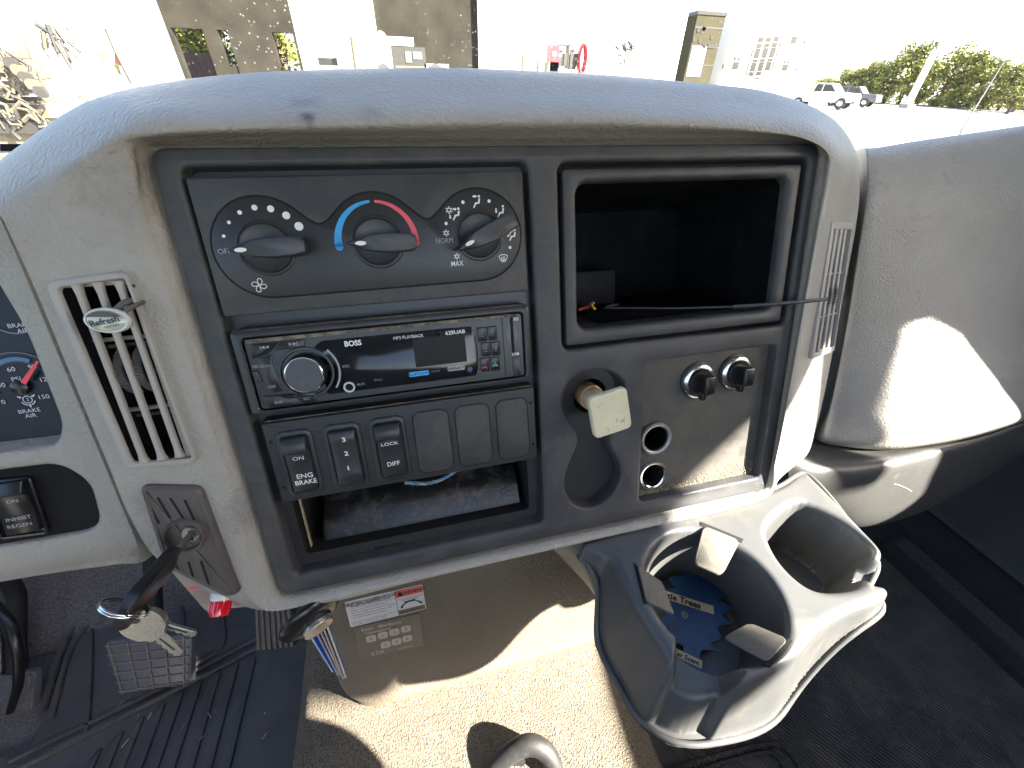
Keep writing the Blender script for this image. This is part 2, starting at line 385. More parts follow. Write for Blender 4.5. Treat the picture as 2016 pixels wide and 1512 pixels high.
XD = 1.0                                             # inner face of the right door
def door_pt(x, y): pass
cabf = MB(ident); cabf.box((-1.05, -1.45, .93), (1.05, .60, .98)); solo("cab_floor", cabf, m_dark, kind="structure", smooth=0)
cr_ = MB(ident); cr_.box((-1.05, -1.45, 2.62), (1.05, -.10, 2.66)); solo("cab_roof", cr_, m_roof, kind="structure", smooth=0)
cw = MB(lambda x, z, y: np.array([x, y, z]))          # rear wall with its window
ow = [(-1.05, .98), (1.05, .98), (1.05, 2.62), (-1.05, 2.62)]; hw = rr(-.75, 1.85, .75, 2.45, .06)
for yy in (-1.45, -1.41): cw.plate(ow, [hw], yy)
cw.loft([[(a, b, -1.45) for a, b in hw], [(a, b, -1.41) for a, b in hw]])
solo("cab_rear_wall", cw, m_roof, kind="structure", smooth=0)
fw = MB(ident); fw.box((-1.05, .44, .98), (1.05, .47, 1.72)); solo("firewall", fw, m_dark, kind="structure", smooth=0)
def side_door(name, x0, x1, win, lab):
    t = thing(name, lab, "truck door", (x1, -.5, .98))
    d = MB(lambda y, z, x: np.array([x, y, z]))
    outl = [(-1.41, .98), (.35, .98), (.35, 1.70), (.0, 2.62), (-1.41, 2.62)]
    for xx in (x0, x1): d.plate(outl, [win], xx)
    d.loft([[(a, b, x0) for a, b in outl], [(a, b, x1) for a, b in outl]])
    d.loft([[(a, b, x0) for a, b in win], [(a, b, x1) for a, b in win]])
    part("door_shell", d, m_cabout, t, 0)
    return t
SUN_WIN_R = [(-.95, 2.03), (-.77, 2.018), (-.648, 1.998), (-.56, 1.95), (-.48, 1.87), (-.40, 1.84), (-.372, 1.85), (-.352, 1.922), (-.24, 1.802), (-.252, 1.885), (-.256, 2.0), (-.276, 2.064), (-.48, 2.274), (-.62, 2.282), (-.78, 2.252), (-.85, 2.25), (-.895, 2.325), (-.912, 2.31), (-.915, 2.24), (-.94, 2.22)]  # unseen window outline, its edges shaped to cut the sun patches
side_door("cab_door", XD, XD + .03, SUN_WIN_R, "right-hand truck door, unseen, its window opening shaped to form the sun patches inside")
side_door("cab_door", -XD, -XD - .03, [(-1.25, 1.85), (-.2, 1.80), (.15, 1.80), (.02, 2.35), (-1.25, 2.40)], "left-hand truck door with its window open, outside the picture to the left")
# unseen mirror beyond the right door, added with its housing shaped to shade the dashboard
mt = thing("door_mirror", "black mirror housing outside the right-hand door window, unseen, shaped to shade the dashboard", "mirror", (1.22, -.45, 1.9))
mb = MB(lambda y, z, x: np.array([x, y, z])); mb.slab(rpoly([(y - .046, z + .055) for y, z in ((-.447, 2.26), (-.447, 1.972), (-.392, 1.998), (-.298, 2.074), (-.27, 2.20))], .02, 4), 1.05, 1.09, .008, True); part("mirror_housing", mb, m_black, mt)
mb = MB(ident); mb.tube([(1.08, -.40, 2.30), (1.06, -.36, 2.36), (1.03, -.33, 2.40)], .012); part("mirror_bracket", mb, m_black, mt)
# windscreen
ws = MB(ident)
ws.grid([[(x, .40 - .20 * (x / 1.05) ** 2 - f * .52, 1.70 + f * .95) for x in np.linspace(-1.05, 1.05, 9)] for f in (0, .5, 1)])
solo("windscreen", ws, m_glass, "dusty curved windscreen glass above the dashboard", "windscreen", smooth=60)

# ------------------------------------------------------------------ dashboard
DL = P(0, -196, -60)
m_pad = mat("stained_taupe_vinyl", (.315, .292, .25), .48, .07, 14, [('leather', 430, .65, .0010), ('noise', 1300, .2, .0003)],
            stain=[((.22, .20, .17), 22, .62, .85), ((.14, .12, .10), 60, .78, .92)],
            blobs=[(at(606, 232, 18) - DL, .006, (.07, .06, .05), .85), (at(600, 200, 8) - DL, .012, (.15, .135, .115), .6), (at(730, 225, 16) - DL, .010, (.18, .16, .14), .4), (at(245, 400, 5) - DL, .03, (.20, .18, .155), .5), (at(215, 300, 5) - DL, .03, (.2, .18, .155), .4),
                   (at(500, 1010, 5) - DL, .022, (.13, .125, .125), .6), (at(300, 985, 5) - DL, .02, (.2, .165, .14), .6)])
dash = thing("dashboard", "worn taupe vinyl truck dashboard around the black centre panel", "dashboard", P(0, -196, -60))
ST = [  # stations round the centre panel: edge, crest, face, rim, behind
 [(-200, -185.5, -5), (-208, -192, 6), ('p', 545, 1188, 2), ('p', 543, 1199, -9), ('p', 548, 1180, -40)],
 [(-205.5, -176, -5), (-218, -181, 6), ('p', 490, 1178, 3), ('p', 474, 1192, -6), ('p', 480, 1170, -40)],
 [(-205.8, -150, -5), (-220, -152, 6), ('p', 412, 1135, 4), ('p', 385, 1152, -3), ('p', 395, 1130, -40)],
 [(-206, -125, -5), (-220, -125, 6), (-262, -128, 4.5), ('p', 312, 1100, -1), ('p', 320, 1080, -40)],
 [(-206, -95, -5), (-220, -95, 6), (-265, -95, 5), (-273, -95, 1), (-274.5, -95, -30)],
 [(-206, -59, -5), (-220, -59, 6), (-265, -59, 5), (-273, -59, 1), (-274.5, -59, -30)],
 [(-206, 0, -5), (-220, 0, 6), (-265, 0, 5), (-273, 0, 1), (-274.5, 0, -30)],
 [(-206, 46.5, -5), (-220, 46.5, 6), (-265, 46.5, 5), (-273, 46.5, 1), (-274.5, 46.5, -30)],
 [(-206, 78, -5), (-221, 80, 7), (-266, 80, 5), (-274.5, 82, 1), (-276, 82, -30)],
 [(-206.3, 100, -5), ('p', 240, 332, 9), ('p', 60, 372, 6), ('p', -50, 372, -18), ('p', -40, 384, -60)],
 [(-203.5, 112.5, -5), ('p', 246, 278, 12), ('p', 150, 300, 6), ('p', 68, 266, -32), ('p', 84, 278, -100)],
 [(-196, 116, -5), ('p', 315, 258, 16), ('p', 265, 218, 4), ('p', 196, 190, -45), ('p', 206, 206, -120)],
 [(-160, 116.5, -5), ('p', 430, 250, 19), ('p', 405, 200, 3), ('p', 380, 154, -45), ('p', 385, 205, -125)],
 [(-90, 116.5, -5), ('p', 640, 243, 20), ('p', 630, 190, 3), ('p', 620, 137, -45), ('p', 620, 185, -125)],
 [(-10, 116.5, -5), ('p', 900, 237, 20), ('p', 905, 186, 3), ('p', 910, 134, -45), ('p', 910, 185, -125)],
 [(70, 116.5, -5), ('p', 1140, 236, 20), ('p', 1150, 190, 3), ('p', 1165, 145, -45), ('p', 1160, 195, -125)],
 [(140, 116.5, -5), ('p', 1330, 242, 19), ('p', 1345, 202, 3), ('p', 1365, 163, -45), ('p', 1355, 215, -125)],
 [(195, 116.5, -5), ('p', 1470, 252, 17), ('p', 1490, 217, 3), ('p', 1518, 182, -45), ('p', 1500, 230, -120)],
 [(226, 116, -5), ('p', 1580, 270, 13), ('p', 1603, 243, 1), ('p', 1632, 229, -42), ('p', 1605, 270, -110)],
 [(236.5, 110, -5), ('p', 1632, 302, 9), ('p', 1655, 292, -3), ('p', 1682, 290, -40), ('p', 1660, 320, -100)],
 [(238, 95, -5), ('p', 1636, 345, 8), ('p', 1664, 345, -6), ('p', 1692, 345, -42), ('p', 1678, 360, -110)],
 [(238, 60, -5), ('p', 1620, 430, 8), ('p', 1650, 430, -9), ('p', 1688, 425, -48), ('p', 1672, 430, -120)],
 [(237.5, 0, -5), ('p', 1595, 565, 8), ('p', 1628, 565, -10), ('p', 1664, 560, -50), ('p', 1648, 565, -120)],
 [(236.5, -70, -5), ('p', 1566, 725, 8), ('p', 1597, 722, -10), ('p', 1636, 710, -50), ('p', 1620, 715, -120)],
 [(235.5, -130, -5), ('p', 1543, 848, 8), ('p', 1570, 845, -9), ('p', 1608, 838, -45), ('p', 1594, 840, -110)],
 [(234, -165, -5), ('p', 1528, 915, 7), ('p', 1548, 915, -6), ('p', 1580, 905, -38), ('p', 1566, 905, -100)],
 [(227, -183, -5), (236, -187, 4), (240, -191, -3), (247, -190, -22), (240, -180, -70)],
 [(200, -187.5, -5), (200, -193, 5), (200, -197.5, 0), (200, -198, -14), (200, -192, -50)],
 [(100, -187.5, -5), (100, -193, 5), (100, -197.5, 0), (100, -198, -14), (100, -192, -50)],
 [(0, -187.5, -5), (0, -193, 5), (0, -197.5, 0), (0, -198, -14), (0, -192, -50)],
 [(-100, -187.5, -5), (-100, -193, 5), (-100, -197.8, 0), (-100, -198, -14), (-100, -192, -50)],
 [(-170, -187.5, -5), (-172, -193.5, 5), (-174, -199, 1), (-176, -199, -14), (-175, -192, -50)],
]
rows = []
for s in ST:
    q = [sp(x) for x in s]; a, c = q[0], q[1]
    u, v, w = s[0]; rows.append([P(16 + (u - 16) * .975, -36 + (v + 36) * .965, -18), a, a + .28 * (c - a) + BX[:, 2] * .004, c] + q[2:])
rows = [[rows[i][k] for i in range(len(rows))] for k in range(7)]
g = patch(rows, 6, 8, True)
pm = MB(ident); pm.grid(g, True)
ncol = len(g[0])                                     # open the sheet where the left vent's duct goes through it
pm.f = [f for fi, f in enumerate(pm.f) if not (26 <= fi // ncol < 31 and 30 <= fi % ncol < 42)]
part("centre_pad", pm, m_pad, dash, 60)

# right dashboard pad
RP = [  # columns: behind-top, brow, upper, middle, belly, lower edge, under
 [('p', 1660, 325, -190), ('p', 1664, 300, -150), ('p', 1664, 380, -150), ('p', 1655, 500, -160), ('p', 1648, 650, -165), ('p', 1620, 790, -160), ('p', 1590, 850, -140), ('p', 1590, 850, -150)],
 [('p', 1696, 322, -155), ('p', 1698, 293, -98), ('p', 1700, 380, -92), ('p', 1684, 500, -94), ('p', 1662, 650, -98), ('p', 1634, 790, -96), ('p', 1608, 862, -84), ('p', 1615, 862, -130)],
 [('p', 1735, 325, -150), ('p', 1725, 291, -92), ('p', 1715, 380, -78), ('p', 1700, 500, -82), ('p', 1680, 650, -90), ('p', 1650, 800, -84), ('p', 1640, 872, -70), ('p', 1650, 872, -120)],
 [('p', 1810, 315, -150), ('p', 1800, 279, -92), ('p', 1790, 380, -74), ('p', 1780, 500, -77), ('p', 1765, 650, -76), ('p', 1745, 800, -58), ('p', 1735, 880, -48), ('p', 1745, 880, -110)],
 [('p', 1885, 305, -150), ('p', 1875, 268, -92), ('p', 1870, 370, -72), ('p', 1862, 500, -73), ('p', 1850, 650, -66), ('p', 1835, 790, -45), ('p', 1825, 873, -40), ('p', 1835, 870, -110)],
 [('p', 1965, 295, -150), ('p', 1955, 257, -92), ('p', 1950, 370, -72), ('p', 1945, 500, -73), ('p', 1935, 650, -64), ('p', 1925, 780, -44), ('p', 1920, 858, -40), ('p', 1925, 855, -110)],
 [('p', 2050, 285, -150), ('p', 2045, 244, -92), ('p', 2040, 370, -74), ('p', 2035, 500, -75), ('p', 2025, 640, -68), ('p', 2015, 760, -50), ('p', 2008, 832, -46), ('p', 2014, 830, -110)],
 [('p', 2160, 270, -150), ('p', 2160, 228, -95), ('p', 2160, 370, -78), ('p', 2160, 500, -82), ('p', 2150, 640, -80), ('p', 2140, 740, -75), ('p', 2130, 790, -72), ('p', 2135, 790, -120)]]
rows = [[sp(RP[i][k]) for i in range(len(RP))] for k in range(8)]
pm = MB(ident); pm.grid(patch(rows, 8, 8)); part("passenger_pad", pm, m_taupe, dash, 60)
# lower trim below it
LT = [
 [('p', 1535, 850, -100), ('p', 1548, 886, -52), ('p', 1552, 930, -46), ('p', 1560, 985, -62), ('p', 1572, 990, -110)],
 [('p', 1600, 862, -95), ('p', 1605, 912, -44), ('p', 1612, 965, -40), ('p', 1630, 1022, -58), ('p', 1645, 1020, -110)],
 [('p', 1690, 872, -90), ('p', 1690, 912, -38), ('p', 1690, 975, -34), ('p', 1695, 1036, -52), ('p', 1705, 1030, -110)],
 [('p', 1775, 872, -90), ('p', 1775, 898, -36), ('p', 1775, 955, -33), ('p', 1785, 1016, -50), ('p', 1795, 1010, -110)],
 [('p', 1850, 860, -90), ('p', 1850, 880, -37), ('p', 1852, 930, -35), ('p', 1860, 983, -50), ('p', 1868, 978, -110)],
 [('p', 1940, 845, -90), ('p', 1945, 856, -40), ('p', 1948, 890, -40), ('p', 1955, 930, -54), ('p', 1960, 925, -110)],
 [('p', 2060, 812, -90), ('p', 2060, 812, -48), ('p', 2060, 836, -48), ('p', 2060, 866, -60), ('p', 2065, 862, -110)]]
rows = [[sp(LT[i][k]) for i in range(len(LT))] for k in range(5)]
pm = MB(ident); pm.grid(patch(rows, 8, 7)); part("lower_trim", pm, m_trim, dash, 60)
sc = [((1690, 935), (1705, 928), (1700, 942), (1716, 938)), ((1745, 940), (1750, 952), (1768, 954), (1786, 962), (1795, 968)), ((1735, 975), (1748, 972), (1762, 968)), ((1748, 972), (1745, 1000), (1712, 1004)), ((1775, 925), (1790, 930))]
for pts in sc:
    b = MB(ident); b.tube([tuple(at(x, y, -32.4 - .16 * max(0, y - 955))) for x, y in pts], .00022, 4); part("scratch", b, m_pearl, dash, 0)
# instrument surround at the left
ib = MB(P)
WB = -11
o = [(-480, 88), (-480, -130)] + [(-340, -134), (-300, -137), (-292, -139), (-286.5, -134), (-285.5, -120), (-285.5, 60), (-286, 88)]
hc = rr(D(-430, 0, WB)[0], D(0, -43, WB)[1], D(-290.5, 0, WB)[0], 70, 9); hp = rpoly([D(-430, -52, WB), D(-300, -54.5, WB), D(-289, -70, WB), D(-293, -104, WB), D(-430, -103.5, WB)], 14, 6)
def cluster_hole():
    return rpoly([D(-430, 68, WB), D(-294, 68, WB), D(-288.5, 25, WB), D(-290.5, -30, WB), D(-297, -43, WB), D(-430, -42, WB)], 10, 5)
hc = cluster_hole()
ib.plate(o, [inset(hc, -4), inset(hp, -3)], WB)
ib.well(hc, WB, -26, 4, 3); ib.well(hp, WB, -20, 3, 1)
low = [(-480, -130), (-340, -134), (-300, -137), (-292, -139), (-286.5, -134), (-285.5, -120), (-285.5, 60), (-286, 88)]
def drop(l, du, dv, w): return [(a + du * (1 if a > -300 and b > -136 else 0), b - dv * (1 if b < -125 else 0), w) for a, b in l]
ib.loft([[(a, b, WB) for a, b in low], drop(low, .6, 3, WB - 2), drop(low, 1, 7, WB - 9), drop(low, 1, 9, WB - 20), drop(low, 1, 8, WB - 60)], closed=False)
part("instrument_surround", ib, m_taupe, dash, 60)
# perforated demister strip on the dash top, far left
sg = MB(ident); a, b, c_, d_ = at(-60, 283, -60), at(46, 283, -60), at(46, 300, -58), at(-60, 303, -58)
sg.add([tuple(x) for x in (a, b, c_, d_)], [[0, 1, 2, 3]]); part("demister_strip", sg, mat("perforated_strip", (.5, .5, .5), .5, .05, 50, [('cell', 900, 1, .001)]), dash, 0)
for k in range(14):
    hb = MB(ident)
    for j in range(3):
        q = at(2 + k * 3.3, 286 + j * 4.5, -57.5); hb.add([tuple(q + np.array(x)) for x in ((-.0005, 0, -.0007), (.0005, 0, -.0007), (.0005, 0, .0007), (-.0005, 0, .0007))], [[0, 1, 2, 3]])
    part("demister_hole", hb, m_void, dash, 0)
top = MB(ident); top.grid([[tuple(at(x, y, w)) for x in (-200, 300, 1000, 1700, 2300)] for y, w in ((420, -150), (420, -320))]); part("dash_top", top, m_taupe, dash, 0)

# ------------------------------------------------------------------ black centre panel
pan = thing("control_panel", "black moulded centre panel holding radio, heater controls and an open cubby", "control panel", P(16, -36, 0))
po = rr(-204.5, -186, 236.5, 114.5, 8, 5)
RA, RB, RC = rr(-191.5, -170, 5.5, 105, 5), rr(26, -22, 228.5, 104.5, 6), rr(94.8, -170, 223.5, -39, 5)
KH = [tuple(q) for q in cr([(52, -40), (66, -44), (76.5, -54), (78, -67), (72, -83), (65, -98), (67, -112), (74.5, -126), (76, -140), (70, -154), (58, -163), (46, -164.5), (33, -158), (26, -146), (25, -132), (30, -116), (37, -100), (34, -86), (27, -74), (25, -62), (29, -50), (39, -42)], 3, True)]
b = MB(P)
b.loft([[(x, y, -8) for x, y in po], [(x, y, -2) for x, y in po], [(x, y, -.5) for x, y in inset(po, .8)], [(x, y, 0) for x, y in inset(po, 2.4)]])
b.plate(inset(po, 2.4), [inset(RA, -3), inset(RB, -3), inset(RC, -2), inset(KH, -2.5)], 0)
b.well(RA, 0, -11, 3, .5); b.well(RB, 0, -12, 3, .5); b.well(RC, 0, -9, 2, .8); b.well(KH, 0, -13, 2.5, .8)
part("panel_frame", b, m_black, pan, 40)
CAV = rr(*D(-180, -153, -11), *D(-7, -70, -11), 4)
b = MB(P); b.plate(inset(RA, .4), [CAV], -11); part("unit_recess", b, m_black2, pan, 0)
b = MB(P); b.well(CAV, -11, -75, .8, 0, True); part("open_slot", b, m_void, pan, 30)
b = MB(P); b.plate(inset(RC, .6), [circ(*D(109.2, -109.5, -4.5), 13.4), circ(*D(107.6, -145, -6.5), 12.4)], -9)
part("socket_recess", b, m_recess, pan, 30)
KHC = D(47.5, -61, -13)
b = MB(P); b.plate(inset(KH, .7), [circ(*KHC, 15)], -13); b.well(circ(*KHC, 15), -13, -40, .8, 0, True); part("valve_recess", b, m_black2, pan, 30)
b = MB(P); b.slab(rr(*D(-133, -164.5, -8), *D(-110, -161.5, -8), 1), -11, -10.6, .1); part("latch_slot", b, m_void, pan, 0)
# dust lying on the ledge and in the recess corner
def crumbs(name, pts, m, r, parent, T=P):
    c = MB(T)
    for (x, y, z) in pts:
        q = r * random.uniform(.5, 1.4)
        vs = [(x + random.uniform(-q, q), y + random.uniform(-q, q), z + random.uniform(0, q)) for _ in range(4)]
        c.add(vs, [[0, 1, 2], [0, 1, 3], [1, 2, 3], [0, 2, 3]])
    o = part(name, c, m, parent, 0) if parent else None
    return tag(o, kind="stuff")
pts = []
for k in range(800):
    t = random.random(); u = 97 + 125 * t; v0 = -168.5 + abs(random.gauss(0, 2.2 + 4 * t)); pts.append((u, v0, -8.7))
crumbs("dust_crumbs", pts, mat("dust_grit", (.30, .23, .13), .9, .4, 400), .75, pan)
crumbs("ledge_grit", [(random.uniform(-186, 0), random.uniform(-169, -161), -10.6) for _ in range(260)], mat("dark_grit", (.13, .10, .07), .9, .4, 400), .5, pan)
# what shows inside the open slot: a dusty duct, a bracket, wiring
dt = thing("heater_duct", "dusty black heater duct lying inside the open slot below the switches", "duct", P(-90, -150, -40))
b = MB(P)
prof = [(-8, -176), (0, -170), (-4, -158), (-8, -144), (-14, -134), (-40, -124)]
x = [(-174, .6), (-170, 1), (-100, 1), (-60, .95), (-10, .93)]
b.grid([[(u, -170 + (v + 170) * k, w - 20) for w, v in prof] for u, k in x])
b.add([(-166, -170 + (v + 170) * .6, w - 20) for w, v in prof], [list(range(len(prof)))]); part("duct_body", b, m_duct, dt, 50)
b = MB(P); b.slab(rr(-100, -166, -66, -156, 1), -30, -27, .5); part("duct_bracket", b, m_black2, dt)
b = MB(P); b.slab(rr(-164, -168, -132, -166.5, .4), -22, -18, .3); part("copper_strip", b, m_gold, dt)
b = MB(P); b.slab(rr(-182, -160, -181, -112, .4), -20, -17, .3); part("edge_strip", b, m_gold, dt)
wl = thing("wiring_loom", "twisted blue and grey wires hanging under the switch panel", "wires", P(-80, -112, -14))
for k, m in enumerate((m_cable, m_cablew, m_cable)):
    b = MB(P); pts = []
    for i in range(37):
        t = i / 36; a = t * 22 + k * 2.1
        u, v = D(-102 + 46 * t, -108 - 6 * math.sin(math.pi * min(1, t * 1.1)) + 4 * t, -12)
        pts.append((u + .2 * math.cos(a), v + .9 * math.cos(a), -12 + .9 * math.sin(a)))
    b.tube(pts, .75, 6); part("wire", b, m, wl, 60)

# ------------------------------------------------------------------ heater controls
hv = thing("climate_control", "black heater control plate with three rotary dials at the top left of the centre panel", "heater controls", P(-94, 62, 0))
b = MB(P); b.slab(rr(-189.6, 24, .8, 99.6, 1.5, 3), -11, 1, .9); part("faceplate", b, m_black, hv)
DC = [(-157.6, 61.3), (-94.2, 61.5), (-30.6, 62)]
def arc(c, r, a0, a1, n=14): return [(c[0] + r * math.cos(R(a0 + (a1 - a0) * i / n)), c[1] + r * math.sin(R(a0 + (a1 - a0) * i / n))) for i in range(n + 1)]
ol = arc(DC[0], 28.4, 270, 47, 22) + [tuple(q) for q in cr([arc(DC[0], 28.4, 46, 45, 1)[1], (-130.6, 75.4), (-126, 73.4), (-121.3, 75.4), arc(DC[1], 28.4, 136, 135, 1)[0]], 5)] + arc(DC[1], 28.4, 134, 47, 10) + \
    [tuple(q) for q in cr([arc(DC[1], 28.4, 46, 45, 1)[1], (-67, 75.5), (-62.4, 73.5), (-57.8, 75.6), arc(DC[2], 28.4, 136, 135, 1)[0]], 5)] + arc(DC[2], 28.4, 134, -90, 22)
ol2 = []
for q in ol:
    if not ol2 or math.hypot(q[0] - ol2[-1][0], q[1] - ol2[-1][1]) > .6: ol2.append(q)
b = MB(P); b.slab(inset(ol2, .5), .6, 1.22, .3); part("dial_field", b, m_black2, hv)
b = MB(P); b.ribbon(ol2, 1.1, 1.04, True); part("outline_groove", b, m_void, hv, 0)
PT = [(zu(Z1, 487, 868, 17), zu(Z1, 1250, 820, 17)), (pu(683.3, 478.9, 17), zu(Z2, 670, 760, 17)), (zu(Z2, 1135, 850, 17), zu(Z2, 1775, 510, 17))]
MK = [zu(Z1, 622, 867, 17), zu(Z1, 1815, 800, 17), zu(Z2, 1262, 775, 17)]
for c, (tp, tl), mk in zip(DC, PT, MK):
    b = MB(P); b.lathe(c[0], c[1], [(16, 1.25), (15.6, 1.6), (15, 1.7), (14.6, .2), (14.2, .2), (14, 2.4), (13.4, 3), (12.6, 2.6), (2, 2.6)], 40)
    dl = part("dial", b, m_black2, hv, 40)
    tp, tl = np.array(tp), np.array(tl); ax = tl - tp; ln = np.linalg.norm(ax); ax = ax / ln; nx = np.array([-ax[1], ax[0]])
    sh = [(0, 0), (.10, .8), (.3, 2.0), (.55, 2.5), (.8, 2.45), (.97, 2.0), (1.0, 1.2)]
    def outline(gr, dn):
        pts = [(t * (ln + 2 * gr) - gr, h * 2.15 + gr) for t, h in sh[1:]]
        lp = [(-gr, 0)] + pts + [(x, -y) for x, y in pts[::-1]]
        lp = [tuple(q) for q in cr(lp, 3, True)]
        return [tuple(tp + ax * x + nx * y + dn) for x, y in lp]
    cen = (tp + tl) / 2; sh0 = (np.array(c) - cen) * .25
    b = MB(P); b.loft([[(x, y, 2.5) for x, y in outline(.3, sh0)], [(x, y, 11) for x, y in outline(.2, sh0 * .4)], [(x, y, 16.3) for x, y in outline(0, 0)], [(x, y, 17) for x, y in outline(-.7, 0)]], False, True)
    pt = part("pointer", b, m_black2, dl, 40)
    b = MB(P); b.disc(mk[0], mk[1], 3.1, 17.1, 18, 1.2, math.atan2(-ax[1], -ax[0])); part("pointer_mark", b, m_white, pt, 0)
W1 = 1.3
def dots(name, f, lst, parent, w=W1, m=None):
    for x, y, r in lst:
        q = zu(f, x, y, w); b = MB(P); b.disc(q[0], q[1], r, w, 16); part(name, b, m or m_white, parent, 0)
dots("fan_speed_dot", Z1, [(456, 730, .9), (507, 594, .95), (614, 495, 1.2), (760, 447, 1.55), (921, 459, 1.85), (1076, 525, 2.1), (1202, 633, 2.4)], hv)
dots("mode_dot", Z2, [(1184, 325, 1.05), (1472, 313, 1.05), (998, 560, 1.0), (1703, 825, 1.0)], hv)
b = MB(P); b.text("OFF", *zu(Z1, 395, 884, W1), 2.9, W1, 0, 'LEFT'); part("off_lettering", b, m_dimwhite, hv, 0)
b = MB(P); b.text("NORM", *zu(Z2, 980, 748, W1), 3.2, W1, 0, sx=.82); part("norm_lettering", b, m_dimwhite, hv, 0)
b = MB(P); b.text("MAX", *zu(Z2, 1122, 1000, W1), 3.1, W1, 0, sx=.85, bold=.012); part("max_lettering", b, m_white, hv, 0)
b = MB(P); a = arc(DC[1], 23.2, 184, 95, 16); b.ribbon(a, [4.6 - 3.1 * i / 16 for i in range(17)], W1); b.disc(*a[0], 2.3, W1); b.disc(*a[-1], .75, W1 + .01); part("cold_band", b, m_blue, hv, 0)
b = MB(P); a = arc(DC[1], 23.2, -4, 85, 16); b.ribbon(a, [3.9 - 2.4 * i / 16 for i in range(17)], W1); b.disc(*a[0], 1.95, W1); b.disc(*a[-1], .75, W1 + .01); part("hot_band", b, m_red, hv, 0)
def snow(b, c, r, w):
    b.ribbon(circ(c[0], c[1], r * .5, 16), r * .22, w, True)
    for k in range(6):
        a = R(30 + 60 * k); d = np.array([math.cos(a), math.sin(a)]); p = np.array(c)
        b.ribbon([p + d * r * .55, p + d * r], r * .2, w + .01)
        n = np.array([-d[1], d[0]]); b.ribbon([p + d * r * .95 + n * r * .22, p + d * r * .72, p + d * r * .95 - n * r * .22], r * .14, w + .02)
def arrow(b, p0, p1, wd, w):
    p0, p1 = np.array(p0), np.array(p1); d = p1 - p0; l = np.linalg.norm(d); d = d / l; n = np.array([-d[1], d[0]]); k = p1 - d * l * .5
    b.ribbon([p0, k], wd, w); b.poly([tuple(k + n * wd * 1.1), tuple(p1), tuple(k - n * wd * 1.1)][::-1], w)
def person(b, c, s, w):
    b.disc(c[0] + 1.7 * s, c[1] + 3.2 * s, .75 * s, w, 12)
    b.ribbon([(c[0] + 1.9 * s, c[1] + 2.0 * s), (c[0] + 1.3 * s, c[1] - .6 * s), (c[0] - .6 * s, c[1] - .7 * s), (c[0] - 2.2 * s, c[1] - 3.4 * s)], [1.1 * s, 1.3 * s, 1.2 * s, .8 * s], w)
b = MB(P); c = zu(Z2, 1335, 322, W1); person(b, c, 1, W1); arrow(b, (c[0] - 2.4, c[1] + 3.3), (c[0] + .5, c[1] + 3.3), .9, W1); part("face_vent_icon", b, m_white, hv, 0)
b = MB(P); c = zu(Z2, 1110, 458, W1); person(b, c, 1, W1); arrow(b, (c[0] - 2.0, c[1] + 3.0), (c[0] + .7, c[1] + 3.0), .9, W1); arrow(b, (c[0] - 4, c[1] - .2), (c[0] - 4, c[1] - 2.8), .8, W1); snow(b, zu(Z2, 1030, 412, W1), 2.2, W1); part("cooled_bilevel_icon", b, m_white, hv, 0)
b = MB(P); snow(b, zu(Z2, 1000, 665, W1), 2.0, W1); part("snowflake_icon", b, m_white, hv, 0)
b = MB(P); snow(b, zu(Z2, 1118, 922, W1), 2.0, W1); part("snowflake_icon", b, m_white, hv, 0)
b = MB(P); c = zu(Z2, 1600, 430, W1); person(b, c, 1, W1); arrow(b, (c[0] - 3, c[1] + 2.2), (c[0] - 3, c[1] - 1), .9, W1); part("floor_vent_icon", b, m_white, hv, 0)
b = MB(P); c = zu(Z2, 1730, 690, W1); person(b, c, 1, W1); arrow(b, (c[0] - 1.4, c[1] + .6), (c[0] - 4, c[1] - .8), .8, W1); b.ribbon([(c[0] - 1.8, c[1] + 1.2), (c[0] + .8, c[1] + 3.2)], .7, W1 + .01); part("floor_screen_icon", b, m_white, hv, 0)
b = MB(P); c = zu(Z2, 1630, 945, W1)
b.ribbon([(c[0] - 3, c[1] + 1.6), (c[0] - 1.4, c[1] + 2.4), (c[0] + 1.4, c[1] + 2.4), (c[0] + 3, c[1] + 1.6), (c[0] + 1.9, c[1] - 1.2), (c[0] - 1.9, c[1] - 1.2)], .45, W1, True)
for k in (-1, 0, 1): b.ribbon([(c[0] + k * 1.0 - .3, c[1] - 2.6), (c[0] + k * 1.0 + .2, c[1] - 1.4), (c[0] + k * 1.0 - .2, c[1] - .2), (c[0] + k * 1.0, c[1] + 1.2)], .38, W1 + .01)
part("defrost_icon", b, m_white, hv, 0)
b = MB(P); c = np.array(zu(Z1, 808, 1218, W1))
for k in range(4):
    a = R(60 + 90 * k); rot = np.array([[math.cos(a), -math.sin(a)], [math.sin(a), math.cos(a)]])
    lp = cr([(0.3, 0), (1.6, -.9), (3.2, -.6), (3.9, .8), (3.0, 1.9), (1.7, 1.4)], 3, True); b.ribbon([tuple(c + rot @ q) for q in lp], .42, W1, True)
part("fan_icon", b, m_white, hv, 0)

